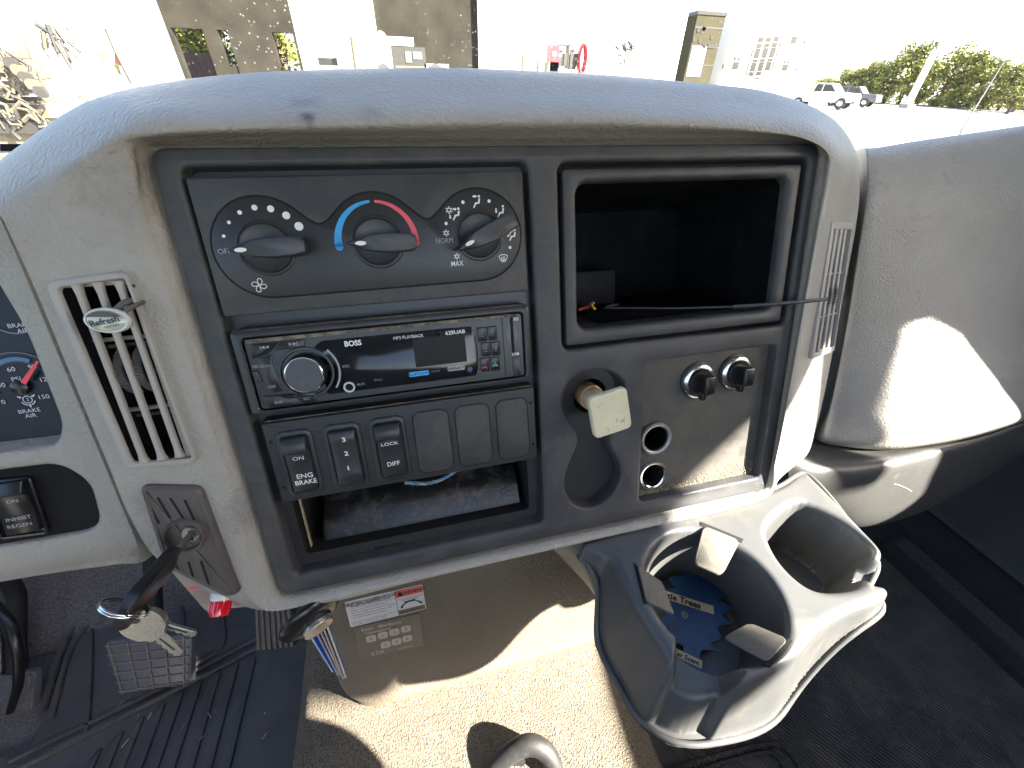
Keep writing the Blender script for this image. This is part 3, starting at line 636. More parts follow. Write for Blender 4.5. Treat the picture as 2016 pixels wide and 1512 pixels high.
# ------------------------------------------------------------------ radio
ra = thing("car_radio", "dusty black car stereo with round volume knob and dark display between dials and switches", "car radio", P(-94, -12, 0))
ro, ri = rr(-188.6, -39.2, .1, 15.2, 3), rr(-183.2, -37.4, -4.4, 10.3, 3)
b = MB(P); b.loft([[(x, y, w) for x, y in l] for l, w in ((ro, -11), (ro, 2), (inset(ro, .4), 3.2), (inset(ro, 1.4), 3.8), (inset(ri, -.8), 3.8), (inset(ri, 0), 3.0), (ri, -1))]); part("trim_ring", b, m_black2, ra, 40)
b = MB(P); b.loft([[(-187, 15.25, 0), (-2, 15.25, 0), (-2, 14.9, 3.0), (-187, 14.9, 3.0)], [(-187, 15.5, 0), (-2, 15.5, 0), (-2, 15.15, 3.1), (-187, 15.15, 3.1)]], False, True); part("dusty_edge", b, m_dustline, ra, 0)
fc = inset(ri, .7)
b = MB(P); b.loft([[(x, y, w) for x, y in l] for l, w in ((fc, -2), (fc, 1.8), (inset(fc, .7), 2.6))], False, True); fp = part("radio_face", b, m_radio, ra, 40)
b = MB(P); b.loft([[(-181, 9.2, 2.65), (-8, 9.3, 2.65), (-8, 7.4, 3.0), (-181, 6.9, 3.0)], [(-181, 9.0, 2.7), (-8, 9.1, 2.7), (-8, 7.5, 3.05), (-181, 7.0, 3.05)]], False, True); part("dusty_top_strip", b, m_dustline, ra, 0)
KC = np.array((-150.6, -15.4))
ds = arc(KC, 17.5, 66, -60, 12) + [(-139.5, -31.8), (-60, -31.8), (-41.5, -31.6), (-39.6, -27), (-38.6, -14.8), (-39.4, -4), (-41.5, 3.5), (-60, 4), (-138, 4)]
b = MB(P); b.slab(rpoly(ds, .6, 2), 1.5, 3.5, .5); part("display", b, m_screen, ra, 40)
b = MB(P); b.slab(rr(-82, -20.5, -46.8, -.9, .5), 3.45, 3.53, .02); part("lcd_window", b, mat("lcd_tint", (.016, .013, .014), .3, .1, 100, spec=.12), ra, 0)
b = MB(P); b.lathe(KC[0], KC[1], [(17, 2.5), (16.6, 3.6), (15.2, 3.6), (14.6, 2.4), (12.6, 2.4), (12.4, 9), (11.6, 10.6)], 48); kb = part("volume_knob", b, m_gloss, ra, 40)
b = MB(P); b.lathe(KC[0], KC[1], [(11.9, 9.6), (11.5, 10.7), (10.6, 11.0)], 48, cap1=False); part("knob_rim", b, m_chrome, kb, 60)
b = MB(P); b.lathe(KC[0], KC[1], [(10.7, 11.0), (.3, 10.8)], 48); part("knob_cap", b, m_dmetal, kb, 60)
def btn(name, pts, w0, w1, parent, m=None, rnd=.8):
    b = MB(P); b.slab(rpoly(pts, rnd, 2), w0, w1, .4); return part(name, b, m or m_radio, parent, 40)
btn("track_button", [(-178.6, 6.2), (-162.5, 6.3), (-168, 1.2), (-171.5, -1.4), (-180.2, -2.6)], 2, 3.6, ra)
btn("track_button", [(-162, 6.3), (-147.2, 6.5), (-148.6, 1.3), (-160, 1.1), (-167.2, 1.2)], 2, 3.6, ra)
btn("band_button", [(-180, -27.6), (-170, -28), (-166, -30.4), (-160, -31), (-157.5, -36), (-177.8, -36)], 2, 3.6, ra)
btn("source_button", [(-169.5, -28), (-149, -28.8), (-147.2, -36), (-157, -36), (-159.5, -30.6), (-165.6, -30)], 2, 3.6, ra)
btn("release_button", [(-182, -10.6), (-178.5, -10.4), (-177.4, -18.2), (-180.6, -18.4)], 2, 4, ra, m_black2)
btn("mute_button", [(-176.8, -3), (-168, -1.2), (-169.2, -7), (-168.6, -14), (-167, -25.5), (-173, -26.5), (-176, -18)], 2, 3.1, ra)
BB = [(1320, 495), (1445, 480), (1365, 680), (1487, 670), (1355, 870), (1482, 860)]
for k, (x, y) in enumerate(BB):
    q = zu(Z4, x, y, 3.4); hw_, hh_ = 3.4, 5.0
    bt = btn("preset_button", [(q[0] - hw_, q[1] + hh_), (q[0] + hw_, q[1] + hh_), (q[0] + hw_ * .95, q[1] - hh_), (q[0] - hw_ * .95, q[1] - hh_)], 2, 3.8, ra, m_radio, .8)
    b = MB(P); b.text(str(k + 1), q[0], q[1] + (1.2 if k > 3 else .6), 1.5, 3.9); b.text(("ASM", "RPT", "RDM", "SPE", "-10", "+10")[k], q[0], q[1] - 1.2, .8, 3.9); part("preset_lettering", b, m_dimwhite, bt, 0)
for x, y, m in ((1350, 908, mat("red_phone", (.6, .05, .05), .5)), (1480, 880, mat("green_phone", (.08, .5, .3), .5))):
    q = zu(Z4, x, y, 3.9); b = MB(P); b.ribbon(arc((q[0], q[1] - 1.2), 1.8, 160, 20, 6), [1.1, .8, .7, .7, .7, .8, 1.1], 3.92); part("phone_icon", b, m, ra, 0)
b = MB(P); b.slab(rr(-14, -18, -11.8, 7.2, .3), 2.5, 2.68, .05); part("card_slot", b, m_void, ra, 0)
b = MB(P); b.disc(-13, -5.2, 4.2, 2.64, 24, 7.2); part("slot_thumb_dip", b, m_dmetal, ra, 0)
b = MB(P); b.slab(rr(-14, -36, -7.4, -21.6, 1), 2, 3.1, .3); part("usb_cover", b, m_black2, ra, 40)
b = MB(P); b.ribbon([(-19.7, 8.4), (-19.7, -36)], .5, 2.68); part("face_seam", b, m_void, ra, 0)
b = MB(P); b.lathe(-126.8, -28.4, [(3.9, 3.4), (3.6, 4.2), (2.7, 4.2), (2.3, 3.6)], 24, cap1=False); jk = part("aux_jack", b, m_metal, ra, 50)
b = MB(P); b.disc(-126.8, -28.4, 2.4, 3.6); part("jack_hole", b, m_void, jk, 0)
b = MB(P); b.ribbon(arc(KC, 19.9, 42, -38, 14), 1.2, 3.6); part("volume_arc", b, m_dimwhite, ra, 0)
for nm, body, f, x, y, cap, kw in (("maker_lettering", "BOSS", Z3, 1605, 602, 3.4, dict(bold=.03, sx=.95)), ("select_lettering", "SEL", Z3, 1275, 720, 1.8, {}), ("volume_lettering", "VOL", Z3, 1520, 888, 1.8, {}),
        ("aux_lettering", "AUX", Z3, 1703, 1110, 1.7, {}), ("release_lettering", "REL", Z3, 403, 890, 1.7, {}), ("mute_lettering", "/MU", Z3, 548, 885, 1.6, {}), ("display_lettering", "DISP", Z3, 602, 1140, 1.7, {}),
        ("band_lettering", "BND", Z3, 685, 1335, 1.7, {}), ("source_lettering", "SRC", Z3, 1035, 1290, 1.7, {}), ("playback_lettering", "MP3 PLAYBACK", Z4, 405, 524, 2.1, dict(sx=.95)), ("model_lettering", "625UAB", Z4, 985, 466, 2.4, dict(sx=1.15, bold=.02)),
        ("system_lettering", "SYSTEM", Z4, 740, 950, .9, dict(sx=1.3)), ("card_lettering", "SD", Z4, 1737, 302, 1.9, dict(sx=1.2, bold=.02)), ("usb_lettering", "USB", Z4, 1733, 735, 1.8, dict(sx=1.2, bold=.02)), ("worn_logo_lettering", "iPhone.", Z3, 1920, 1055, 1.3, {})):
    w = 3.75; b = MB(P); b.text(body, *zu(f, x, y, w), cap, w, **kw); part(nm, b, m_white if cap > 1.85 or nm in ("usb_lettering",) else m_dimwhite, ra, 0)
b = MB(P); q = zu(Z3, 490, 886, 3.75); b.ribbon(circ(q[0] - .6, q[1], .9, 12), .3, 3.75, True); part("power_icon", b, m_dimwhite, ra, 0)
for x, y, s in ((513, 655, -1), (857, 612, 1)):
    q = zu(Z3, x, y, 3.75); b = MB(P)
    for k in (-1, 1): b.poly([(q[0] + s * (k * 1.2 - 1), q[1] + 1), (q[0] + s * (k * 1.2 + 1), q[1]), (q[0] + s * (k * 1.2 - 1), q[1] - 1)], 3.75)
    b.ribbon([(q[0] + s * 2.6, q[1] + 1.1), (q[0] + s * 2.6, q[1] - 1.1)], .45, 3.76); part("skip_icon", b, m_dimwhite, ra, 0)
q = zu(Z4, 535, 981, 3.7); b = MB(P); b.poly(rr(q[0] - 6.7, q[1] - 1.6, q[0] + 6.7, q[1] + 1.6, .7), 3.62); bl = part("bluetooth_badge", b, mat("sky_print", (.06, .42, .85), .5), ra, 0)
b = MB(P); b.text("BLUETOOTH", q[0], q[1], 1.7, 3.7, sx=1.05, bold=.03); part("badge_lettering", b, m_ink, bl, 0)
q = zu(Z4, 996, 912, 3.7); b = MB(P); b.poly(rr(q[0] - 6, q[1] - 1.7, q[0] + 6, q[1] + 1.7, .7), 3.62); bl = part("power_badge", b, m_dimwhite, ra, 0)
b = MB(P); b.text("50Wx4", q[0] - 1.6, q[1], 1.9, 3.7, bold=.03); b.text("CH", q[0] + 4.2, q[1], 1.3, 3.7, bold=.02); part("badge_lettering", b, m_ink, bl, 0)
q = zu(Z4, 1167, 928, 3.6); b = MB(P); b.disc(*q, 1.9, 3.62); part("remote_sensor", b, mat("violet_lens", (.05, .02, .13), .1), ra, 0)

# ------------------------------------------------------------------ switch panel
sw = thing("rocker_switch_bank", "black strip with three rocker switches and three blank plugs under the radio", "switch panel", P(-92, -76, 0))
b = MB(P); so_ = rr(-186, -107, 1.8, -46, .8, 2)
b.loft([[(x, y, w) for x, y in l] for l, w in ((so_, -30), (so_, -.5), (inset(so_, .3), .8), (inset(so_, 1.2), 2))], False, True); part("switch_plate", b, m_black2, sw, 40)
b = MB(P); b.loft([[(-184, -46.3, -2), (0, -46.3, -2), (0, -46.1, 0), (-184, -46.1, 0)], [(-184, -45.7, -2), (0, -45.7, -2), (0, -45.6, 0), (-184, -45.6, 0)]], False, True); part("dusty_top", b, m_dustline, sw, 0)
def rocker(name, u0, u1, prof, parent, m, T=P, lab=None):
    b = MB(T); n = len(prof); c = .9
    loops = []
    for u, k in ((u0, .0), (u0 + c * .3, .7), (u0 + c, 1), (u1 - c, 1), (u1 - c * .3, .7), (u1, 0)):
        loops.append([(u, v, (w - 1.2 * (1 - k))) for v, w in prof] + [(u, prof[-1][0], 0), (u, prof[0][0], 0)])
    b.loft(loops, True, True); return part(name, b, m, parent, 50, lab)
SWX = [(-179.4, -156, "on"), (-149.8, -125, "mid"), (-119.8, -94.9, "on")]
for (u0, u1, st), lab in zip(SWX, ("engine brake rocker switch, top half raised", "rocker switch numbered 3 2 1", "differential lock rocker switch, top half raised")):
    fo = rr(u0, -103.6, u1, -53.2, 6, 5); fi = rr(u0 + 3.4, -99.2, u1 - 3.4, -57.4, 2.5, 5)
    b = MB(P); b.loft([[(x, y, w) for x, y in l] for l, w in ((inset(fo, -.35), 2.02), (inset(fo, .2), 2.0), (inset(fo, .5), 2.9), (inset(fo, 1.2), 3.3), (inset(fi, -.6), 3.3), (fi, 2.6), (fi, 1.2))]); b.plate(inset(fi, -.1), [], 2.03)
    sf = part("switch", b, m_black2, sw, 40, lab)
    if st == "on": pr = [(-58, 7.5), (-59.5, 8.8), (-66.8, 10.4), (-68, 9.8), (-69.3, 6.0), (-71, 5.4), (-85, 4.4), (-97.6, 5.0), (-98.6, 4.2)]
    else: pr = [(-58.2, 5.8), (-59.2, 6.8), (-66, 6.3), (-78, 5.4), (-90, 6.2), (-97.4, 7), (-98.5, 6)]
    rocker("rocker", u0 + 3.9, u1 - 3.9, pr, sf, m_black2)
    if st == "on":
        b = MB(P); b.slab(rr((u0 + u1) / 2 - 4.5, -71.0, (u0 + u1) / 2 + 4.5, -69.7, .3), 5, 6.3, .1); part("indicator_bar", b, m_dmetal, sf, 0)
for k, (u0, u1) in enumerate(((-90, -64.2), (-59.8, -34.2), (-29.2, -4.7))):
    fo = rr(u0, -102.4, u1, -53.4, 6, 5)
    b = MB(P); b.loft([[(x, y, w) for x, y in l] for l, w in ((fo, 2.02), (inset(fo, .3), 2.02), (inset(fo, .45), 2.5), (inset(fo, 1.0), 2.75))], False, True); part("blank_plug", b, m_dusty, sw, 40)
    b = MB(P); b.ribbon(fo, .7, 2.05, True); part("plug_gap", b, m_void, sw, 0)
for x, y in ((115, 420), (205, 730), (1892, 150), (1908, 432)):
    q = zu(Z5, x, y, 2); b = MB(P); b.disc(*q, 1.25, 2.06, 14); part("screw_hole", b, m_void, sw, 0)
for nm, body, x, y, cap, w, kw in (("on_lettering", "ON", 302, 530, 2.6, 6.0, dict(sx=1.25)), ("engine_lettering", "ENG", 347, 648, 3.4, 5.4, dict(sx=1.1, bold=.012)), ("brake_lettering", "BRAKE", 357, 690, 3.4, 5.7, dict(sx=.98, bold=.012)),
        ("three_lettering", "3", 614, 402, 3.2, 7.1, dict(sx=1.25, bold=.02)), ("two_lettering", "2", 632, 496, 3.2, 6.1, dict(sx=1.25, bold=.02)), ("one_lettering", "1", 645, 595, 3.2, 6.9, dict(sx=1.1, bold=.02)),
        ("lock_lettering", "LOCK", 930, 430, 2.3, 6.0, dict(sx=1.35, bold=.012)), ("differential_lettering", "DIFF", 955, 565, 3.3, 5.4, dict(sx=.98, bold=.012))):
    b = MB(P); b.text(body, *zu(Z5, x, y, w), cap, w, **kw); part(nm, b, m_white, sw, 0)

# ------------------------------------------------------------------ open cubby
cb = thing("storage_cubby", "open black storage cubby at the top right of the centre panel", "cubby", P(125, 41, 0))
co, ci = rr(29, -18.8, 222.2, 100.6, 2.5), rr(39, -8.2, 212.6, 92.6, 8, 6)
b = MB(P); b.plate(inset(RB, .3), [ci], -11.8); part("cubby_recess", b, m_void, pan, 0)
b = MB(P); co5 = rr(29, -18.8, 222.2, 100.6, 2.5, 6)
b.loft([[(x, y, w) for x, y in l] for l, w in ((co5, -12), (co5, -2), (inset(co5, .4), -.8), (inset(co5, 1.4), -.2), (inset(ci, -2.5), -.8), (inset(ci, -1), -1.6), (ci, -4), (inset(ci, .3), -8))]); part("cubby_frame", b, m_black, cb, 40)
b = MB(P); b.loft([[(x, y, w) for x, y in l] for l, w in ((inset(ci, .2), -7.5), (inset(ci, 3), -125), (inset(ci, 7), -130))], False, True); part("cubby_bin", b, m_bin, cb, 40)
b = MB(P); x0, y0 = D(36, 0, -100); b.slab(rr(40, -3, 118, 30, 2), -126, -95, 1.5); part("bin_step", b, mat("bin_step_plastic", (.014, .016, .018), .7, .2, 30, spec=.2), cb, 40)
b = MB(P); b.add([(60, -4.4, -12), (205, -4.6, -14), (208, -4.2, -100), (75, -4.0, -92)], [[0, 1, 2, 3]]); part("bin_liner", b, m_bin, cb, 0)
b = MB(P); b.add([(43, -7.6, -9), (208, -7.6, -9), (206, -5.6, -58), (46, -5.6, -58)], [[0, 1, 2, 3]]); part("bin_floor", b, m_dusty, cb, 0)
for k, (u, w, L_, a, m, lab) in enumerate(((70, -74, 9, .3, m_red, "longer red plastic scrap lying on the cubby floor"), (84, -70, 6, 2.2, mat("yellow_scrap", (.7, .5, .05), .6), "small yellow scrap standing among litter on the cubby floor"),
        (78, -77, 7, .9, m_cardcream, "pale cream paper scrap beside the red one on the cubby floor"), (96, -72, 8, .1, m_nickel, "thin grey metal scrap at the right end of the cubby litter"), (60, -71, 6, 2.8, m_white, "small white scrap at the left end of the cubby litter"))):
    b = MB(P); b.tube([(u, -3, w), (u + L_ * .9 * math.cos(a), -1, w + 2), (u + 1.5 * L_ * math.cos(a), -1 + 5 * math.sin(a), w + 4)], 1.5, 6)
    solo("litter_scrap", b, m, lab, "scrap", "scraps lying in the cubby", smooth=60)

# ------------------------------------------------------------------ thin rod across the cubby, brake valve knob, power sockets
b = MB(ident); b.tube([at(1627, 589, 13), at(1570, 595, 12), at(1510, 600, 8), at(1440, 604, 4)], .0016, 8); b.tube([at(1440, 604, 4), at(1330, 607, -6), at(1190, 606, -28)], .0008, 6)
solo("metal_rod", b, m_black2, "thin black rod lying from the cubby opening across to the right air vent", "rod", smooth=60)
bk = thing("brake_valve_knob", "square cream push-pull knob on a short stem, scratched, in the keyhole-shaped recess", "knob", P(KHC[0], KHC[1], -13))
hc_ = np.array(D(66, -79, 24)); 
b = MB(P); b.loft([[(KHC[0] + (hc_[0] - KHC[0]) * t + r * math.cos(2 * math.pi * i / 24), KHC[1] + (hc_[1] - KHC[1]) * t + r * math.sin(2 * math.pi * i / 24), w) for i in range(24)] for t, r, w in ((0, 10.5, -30), (.15, 10.5, -9), (.2, 9.4, -8.5), (.5, 9.4, 4), (.9, 10, 18))]); part("stem", b, m_orange, bk, 40)
cc, ss = math.cos(R(9.5)), math.sin(R(9.5))
sq = [(hc_[0] + x * cc - y * ss, hc_[1] + x * ss + y * cc) for x, y in rr(-15.6, -17.2, 15.6, 17.2, 4.5, 5)]
b = MB(P); b.loft([[(x, y, w) for x, y in l] for l, w in ((inset(sq, 4), 17), (inset(sq, .8), 18), (sq, 19.5), (sq, 22.5), (inset(sq, .8), 23.8), (inset(sq, 2.2), 24.2), (inset(sq, 4), 23.9))], True, True); part("knob_head", b, m_cream, bk, 40)
def socket(c0, wtop, r, kind, lab):
    c = D(*c0, wtop); t = thing("power_socket", lab, "socket", P(c[0], c[1], -9), "round sockets in the recessed panel")
    if kind == "cap":
        b = MB(P); b.lathe(c[0], c[1], [(r + 1.2, -9), (r + 1.2, wtop - 1), (r, wtop), (r - 2.6, wtop + .2), (r - 3, wtop - .4)], 40, cap1=False); part("metal_collar", b, m_chrome, t, 40)
        b = MB(P); b.lathe(c[0], c[1], [(r + 2.4, -8.9), (r + 2.2, -7.4), (r + 1.1, -7.2)], 40, cap1=False); part("base_ring", b, m_black2, t, 40)
        b = MB(P); b.lathe(c[0], c[1], [(r - 2.9, wtop - .5), (r - 2.9, wtop + 2), (r - 3.6, wtop + 3)], 32); cp = part("cap", b, m_gloss, t, 40)
        b = MB(P); g_ = rr(c[0] - 3.6, c[1] - 9, c[0] + 6.2, c[1] + 7, 1.5); b.slab(g_, wtop + 2, wtop + 12, 1.2); part("cap_grip", b, m_gloss, cp, 40)
        for k in range(8):
            b = MB(P); v = c[1] - 7.5 + k * 1.9; b.slab(rr(c[0] - 4.3, v, c[0] - 3.4, v + 1.0, .2), wtop + 3, wtop + 11.5, .2); part("grip_rib", b, m_gloss, cp, 0)
        b = MB(P); b.slab(rr(c[0] + .5, c[1] - 17, c[0] + 5, c[1] - 8, 1.2), wtop - .6, wtop + 3.5, .6); part("cap_strap", b, m_gloss, cp, 40)
    else:
        m = m_chrome if kind == "bright" else m_rim
        b = MB(P); b.lathe(c[0], c[1], [(r + .8, -9), (r + .8, wtop - .8), (r, wtop), (r - 1.2, wtop), (r - 2.4, wtop - .8), (r - 2.9, wtop - 4), (r - 3, -40)], 40, cap1=False); part("socket_rim", b, m, t, 40)
        b = MB(P); b.lathe(c[0], c[1], [(r - 3.1, wtop - 2), (r - 3.1, -48), (1, -48)], 32); part("socket_barrel", b, m_void if kind == "bright" else m_bin, t, 40)
        if kind != "bright":
            b = MB(P); b.slab(rr(c[0] - r - 1.6, c[1] - 5, c[0] - r + 2, c[1] + 1, 1), -9, -6.5, .5); part("collar_tab", b, m_black2, t, 40)
    return t
socket((147.5, -62.5), -4.5, 14, "cap", "capped power socket with black ribbed grip and silver collar, nearer the cream knob")
socket((184.8, -60), -4.5, 14, "cap", "capped power socket with black ribbed grip, nearest the panel's right edge")
socket((109.2, -109.5), -4.5, 14.2, "dark", "open round socket with thick dull grey rim, just above the thin-rimmed one")
socket((107.6, -145), -6.5, 13.2, "bright", "open round socket with thin bright rim, lowest in the recessed panel")

# ------------------------------------------------------------------ left air vent
W7 = 10
av = thing("air_vent", "taupe air vent with long vertical slats and two ribbed thumb wheels, left of the radio", "air vent", P(-246, -6, 0))
vo_ = rpoly([D(-271.5, 50.5, W7), D(-232, 53.8, W7), D(-228.8, -68.5, W7), D(-268.5, -65.8, W7)], 6, 6)
vi_ = rpoly([D(-266, 46.8, W7), D(-232.6, 49.6, W7), D(-230, -63.8, W7), D(-263.4, -61.5, W7)], 3.5, 6)
b = MB(P); b.loft([[(x, y, w) for x, y in l] for l, w in ((vo_, 2), (vo_, W7 - 1.6), (inset(vo_, .5), W7 - .5), (inset(vo_, 1.4), W7), (inset(vi_, -.8), W7), (vi_, W7 - 1.0), (vi_, W7 - 2.4))]); part("vent_frame", b, m_taupe_hard, av, 40)
b = MB(P); b.loft([[(x, y, w) for x, y in l] for l, w in ((inset(vi_, -.7), W7 - 1.6), (inset(vi_, -.7), -55))], False, True); part("vent_duct", b, m_void, av, 30)
def bar(u0a, u0b, v0, v1, wf, dp, m, name, parent, T=P):
    b = MB(T); cs = [(-.5, -1), (-.5, -.35), (-.32, -.08), (0, 0), (.32, -.08), (.5, -.35), (.5, -1)]
    wd = abs(u0b - u0a); c = (u0a + u0b) / 2
    loops = []
    for v, fl in ((v0, 1.9), (v0 + 2, 1.35), (v0 + 6, 1), (v1 - 6, 1), (v1 - 2, 1.35), (v1, 1.9)):
        loops.append([(c + x * wd * fl, v, wf + z * dp) for x, z in cs])
    b.loft(loops, True, True); return part(name, b, m, parent, 50)
for a0, a1, e0, e1 in ((-260, -256, 0, 0), (-250, -246, 0, 0), (-240, -236, 0, 0)):
    t0, t1 = D(a0, 0, W7)[0], D(a1, 0, W7)[0]
    bar(t0 + .5, t1 - .3, D(0, -62.4, W7)[1], D(0, 48.4, W7)[1], W7 - .2, 3.2, m_taupe_hard, "slat", av)
for v, w, m in ((16.5, 0, m_taupe_hard), (-27, 0, m_taupe_hard), (12.5, -9, m_flap), (-31, -9, m_flap), (33, -22, m_flap), (-5, -22, m_flap)):
    b = MB(P); vv = D(0, v, w)[1]; b.loft([[(u, vv + y, w + z) for y, z in ((-.9, -5), (-1.1, -1), (0, 0), (1.1, -1), (.9, -5))] for u in (D(-266, 0, w)[0], D(-229, 0, w)[0])], True, True); part("cross_vane", b, m, av, 40)
for u0 in (-249.6, -240.2):
    wt = MB(lambda a, r, k: P(u0 + a, -3 + r * math.sin(k), -6.5 + r * math.cos(k)))
    ang = np.linspace(-1.35, 1.35, 30); wt.loft([[(0, 13.4, k) for k in ang], [(4.4, 13.4, k) for k in ang]], closed=False)
    wt.loft([[(0, 13.4, k) for k in ang], [(0, 6, k) for k in ang]], closed=False); wt.loft([[(4.4, 13.4, k) for k in ang], [(4.4, 6, k) for k in ang]], closed=False)
    wh = part("thumb_wheel", wt, m_dark, av, 0)
    for k in ang[::1]:
        tb = MB(lambda a, r, kk: P(u0 + a, -3 + r * math.sin(kk), -6.5 + r * math.cos(kk)))
        tb.loft([[(.1, 13.3, k - .028), (.1, 14.8, k - .022), (.1, 14.8, k + .022), (.1, 13.3, k + .028)], [(4.3, 13.3, k - .028), (4.3, 14.8, k - .022), (4.3, 14.8, k + .022), (4.3, 13.3, k + .028)]], True, True); part("wheel_tooth", tb, m_flap, wh, 0)
# clip-on oval badge
oc = np.array(D(-249.3, 27.2, 22)); vc = thing("vent_clip", "small oval badge with white rim clipped to the left vent, reading Refresh", "vent clip", P(oc[0], oc[1], 10))
ra_ = R(-8)
def oval(a, bb, w, du=0, dv=0): return [(oc[0] + du + a * math.cos(t) * math.cos(ra_) - bb * math.sin(t) * math.sin(ra_), oc[1] + dv + a * math.cos(t) * math.sin(ra_) + bb * math.sin(t) * math.cos(ra_), w) for t in np.linspace(0, 2 * math.pi, 36, False)]
b = MB(P); b.loft([oval(8.5, 5.4, 17), oval(9.9, 6.7, 19), oval(9.9, 6.7, 21), oval(9.4, 6.2, 22.3), oval(8.7, 5.5, 22)], True, False); part("badge_rim", b, m_pearl, vc, 50)
b = MB(P); b.loft([oval(8.8, 5.6, 21.6), oval(6, 3.6, 22.6), oval(2, 1.2, 23)], False, True); part("badge_face", b, m_badge, vc, 60)
b = MB(P); b.poly([(q[0], q[1]) for q in oval(8.3, 5.1, 0) if q[1] > oc[1] + 1.6 - .1 * (q[0] - oc[0])], 22.9); part("badge_band", b, mat("dark_olive", (.07, .06, .045), .2), vc, 0)
b = MB(P); b.text("Refresh", oc[0] - .1, oc[1] + .1, 3.1, 23.15, R(7), bold=.02); b.text("your car!", oc[0] + 2.2, oc[1] - 2.6, 1.3, 23.15, R(7)); part("badge_lettering", b, m_ink, vc, 0)
b = MB(P); b.tube([(oc[0] + 2, oc[1] + 4, 18), (oc[0] + 5, oc[1] + 8, 13), (oc[0] + 8, oc[1] + 10, 4)], 1.6, 8); b.tube([(oc[0] + 6, oc[1] + 3, 18), (oc[0] + 9, oc[1] + 6, 13), (oc[0] + 11, oc[1] + 8, 4)], 1.2, 8); part("clip_prong", b, m_flap, vc, 60)

# ------------------------------------------------------------------ right air vent, on the flank
rvq = [at(1628, 438, -3), at(1668, 440, -28), at(1632, 690, -30), at(1588, 706, -3)]
rn = np.cross(rvq[1] - rvq[0], rvq[3] - rvq[0]); rn = rn / np.linalg.norm(rn); rn = rn * (1 if rn @ (CAM - rvq[0]) > 0 else -1)
def RV(a, bb, c): return (rvq[0] * (1 - a) + rvq[1] * a) * (1 - bb) + (rvq[3] * (1 - a) + rvq[2] * a) * bb + rn * (c + 2.5) / 1000
rv = thing("air_vent", "narrow taupe air vent on the right flank of the dashboard hood, partly in sunlight", "air vent", RV(.5, .5, 0))
def rq(a0, b0, a1, b1, ra=.06, rb=.012, n=4):
    return [(x, y) for x, y in [(a0 + (a1 - a0) * p, b0 + (b1 - b0) * q) for p, q in [(.5 + (px_ - .5), .5 + (py_ - .5)) for px_, py_ in rr(0, 0, 1, 1, .02, 2)]]]
b = MB(RV); b.loft([[(x, y, w) for x, y in l] for l, w in ((rq(0, 0, 1, 1), -6), (rq(0, 0, 1, 1), 1.2), (rq(.03, .006, .97, .994), 2.2), (rq(.06, .045, .95, .955), 2.0), (rq(.07, .05, .94, .95), -4))]); part("vent_frame", b, m_taupe_hard, rv, 40)
b = MB(RV); b.poly([(.05, .03), (.96, .03), (.96, .97), (.05, .97)], -.8); part("vent_duct", b, m_void, rv, 0)
for a in (.28, .51, .73):
    b = MB(RV); cs = [(-.036, -3), (-.036, .8), (0, 1.8), (.036, .8), (.036, -3)]; b.loft([[(a + x, v, w) for x, w in cs] for v in (.045, .955)], True, True); part("slat", b, m_taupe_hard, rv, 40)
for v in (.36, .68):
    b = MB(RV); b.loft([[(a, v + x, w) for x, w in ((-.006, -2), (-.006, .2), (0, .8), (.006, .2), (.006, -2))] for a in (.06, .95)], True, True); part("cross_vane", b, m_taupe_hard, rv, 40)
for a0 in (.34, .57):
    wb = MB(RV); wb.poly([(a0 - .02, .44), (a0 + .12, .44), (a0 + .12, .62), (a0 - .02, .62)], .1); wh = part("thumb_wheel", wb, m_dark, rv, 0)
    for k in range(14):
        b = MB(RV); v = .445 + .0125 * k; h = 2.4 * math.sin(math.pi * (k + .5) / 14); b.loft([[(a0, v, 0), (a0 + .12, v, 0), (a0 + .12, v, 1 + h), (a0, v, 1 + h)], [(a0, v + .006, 0), (a0 + .12, v + .006, 0), (a0 + .12, v + .006, 1 + h), (a0, v + .006, 1 + h)]], True, True); part("wheel_tooth", b, m_flap, wh, 0)

# ------------------------------------------------------------------ ignition lock, keys
ig = thing("ignition_lock", "brown-grey ribbed ignition plate with round key barrel, below the left vent", "ignition lock", P(-246, -125, 0))
W9 = 10
ip = rpoly([zu(ZI, 1088, 318, W9), zu(ZI, 1585, 322, W9), zu(ZI, 1905, 1175, W9), zu(ZI, 1790, 1210, W9), zu(ZI, 1300, 968, W9)], 5, 5)
b = MB(P); b.loft([[(x, y, w) for x, y in l] for l, w in ((ip, -2), (ip, 7), (inset(ip, .6), 8.6), (inset(ip, 2.0), 9.6), (inset(ip, 3), W9 - .2), (inset(ip, 3.6), 9.2), (inset(ip, 4.4), 9.2))], False, True); part("lock_plate", b, m_ign, ig, 40)
for p0, p1 in (((1150, 400), (1265, 610)), ((1250, 400), (1352, 565)), ((1350, 405), (1470, 590)), ((1465, 420), (1600, 700)), ((1375, 885), (1425, 1000)), ((1495, 910), (1540, 1055)), ((1595, 905), (1662, 1105))):
    a0, a1 = zu(ZI, *p0, 9.3), zu(ZI, *p1, 9.3); b = MB(P); b.ribbon([a0, a1], [1.6, 1.5], 9.26); part("groove", b, m_void, ig, 0)
    b = MB(P); b.ribbon([(a0[0] + 1.9, a0[1]), (a1[0] + 1.9, a1[1])], 1.0, 9.5); part("rib", b, m_ign, ig, 0)
LC = D(-248.5, -120.5, 12)
b = MB(P); b.lathe(LC[0] - 2.5, LC[1], [(12.6, 9), (12, 11.6), (11.2, 12.8), (10.4, 12.2), (8.6, 2)], 36, cap1=True); part("key_cup", b, m_ign, ig, 40)
b = MB(P); b.lathe(LC[0] + 1.4, LC[1] + .4, [(5.6, 1), (5.6, 10.6), (5, 11.2)], 28); part("lock_barrel", b, m_metal, ig, 40)
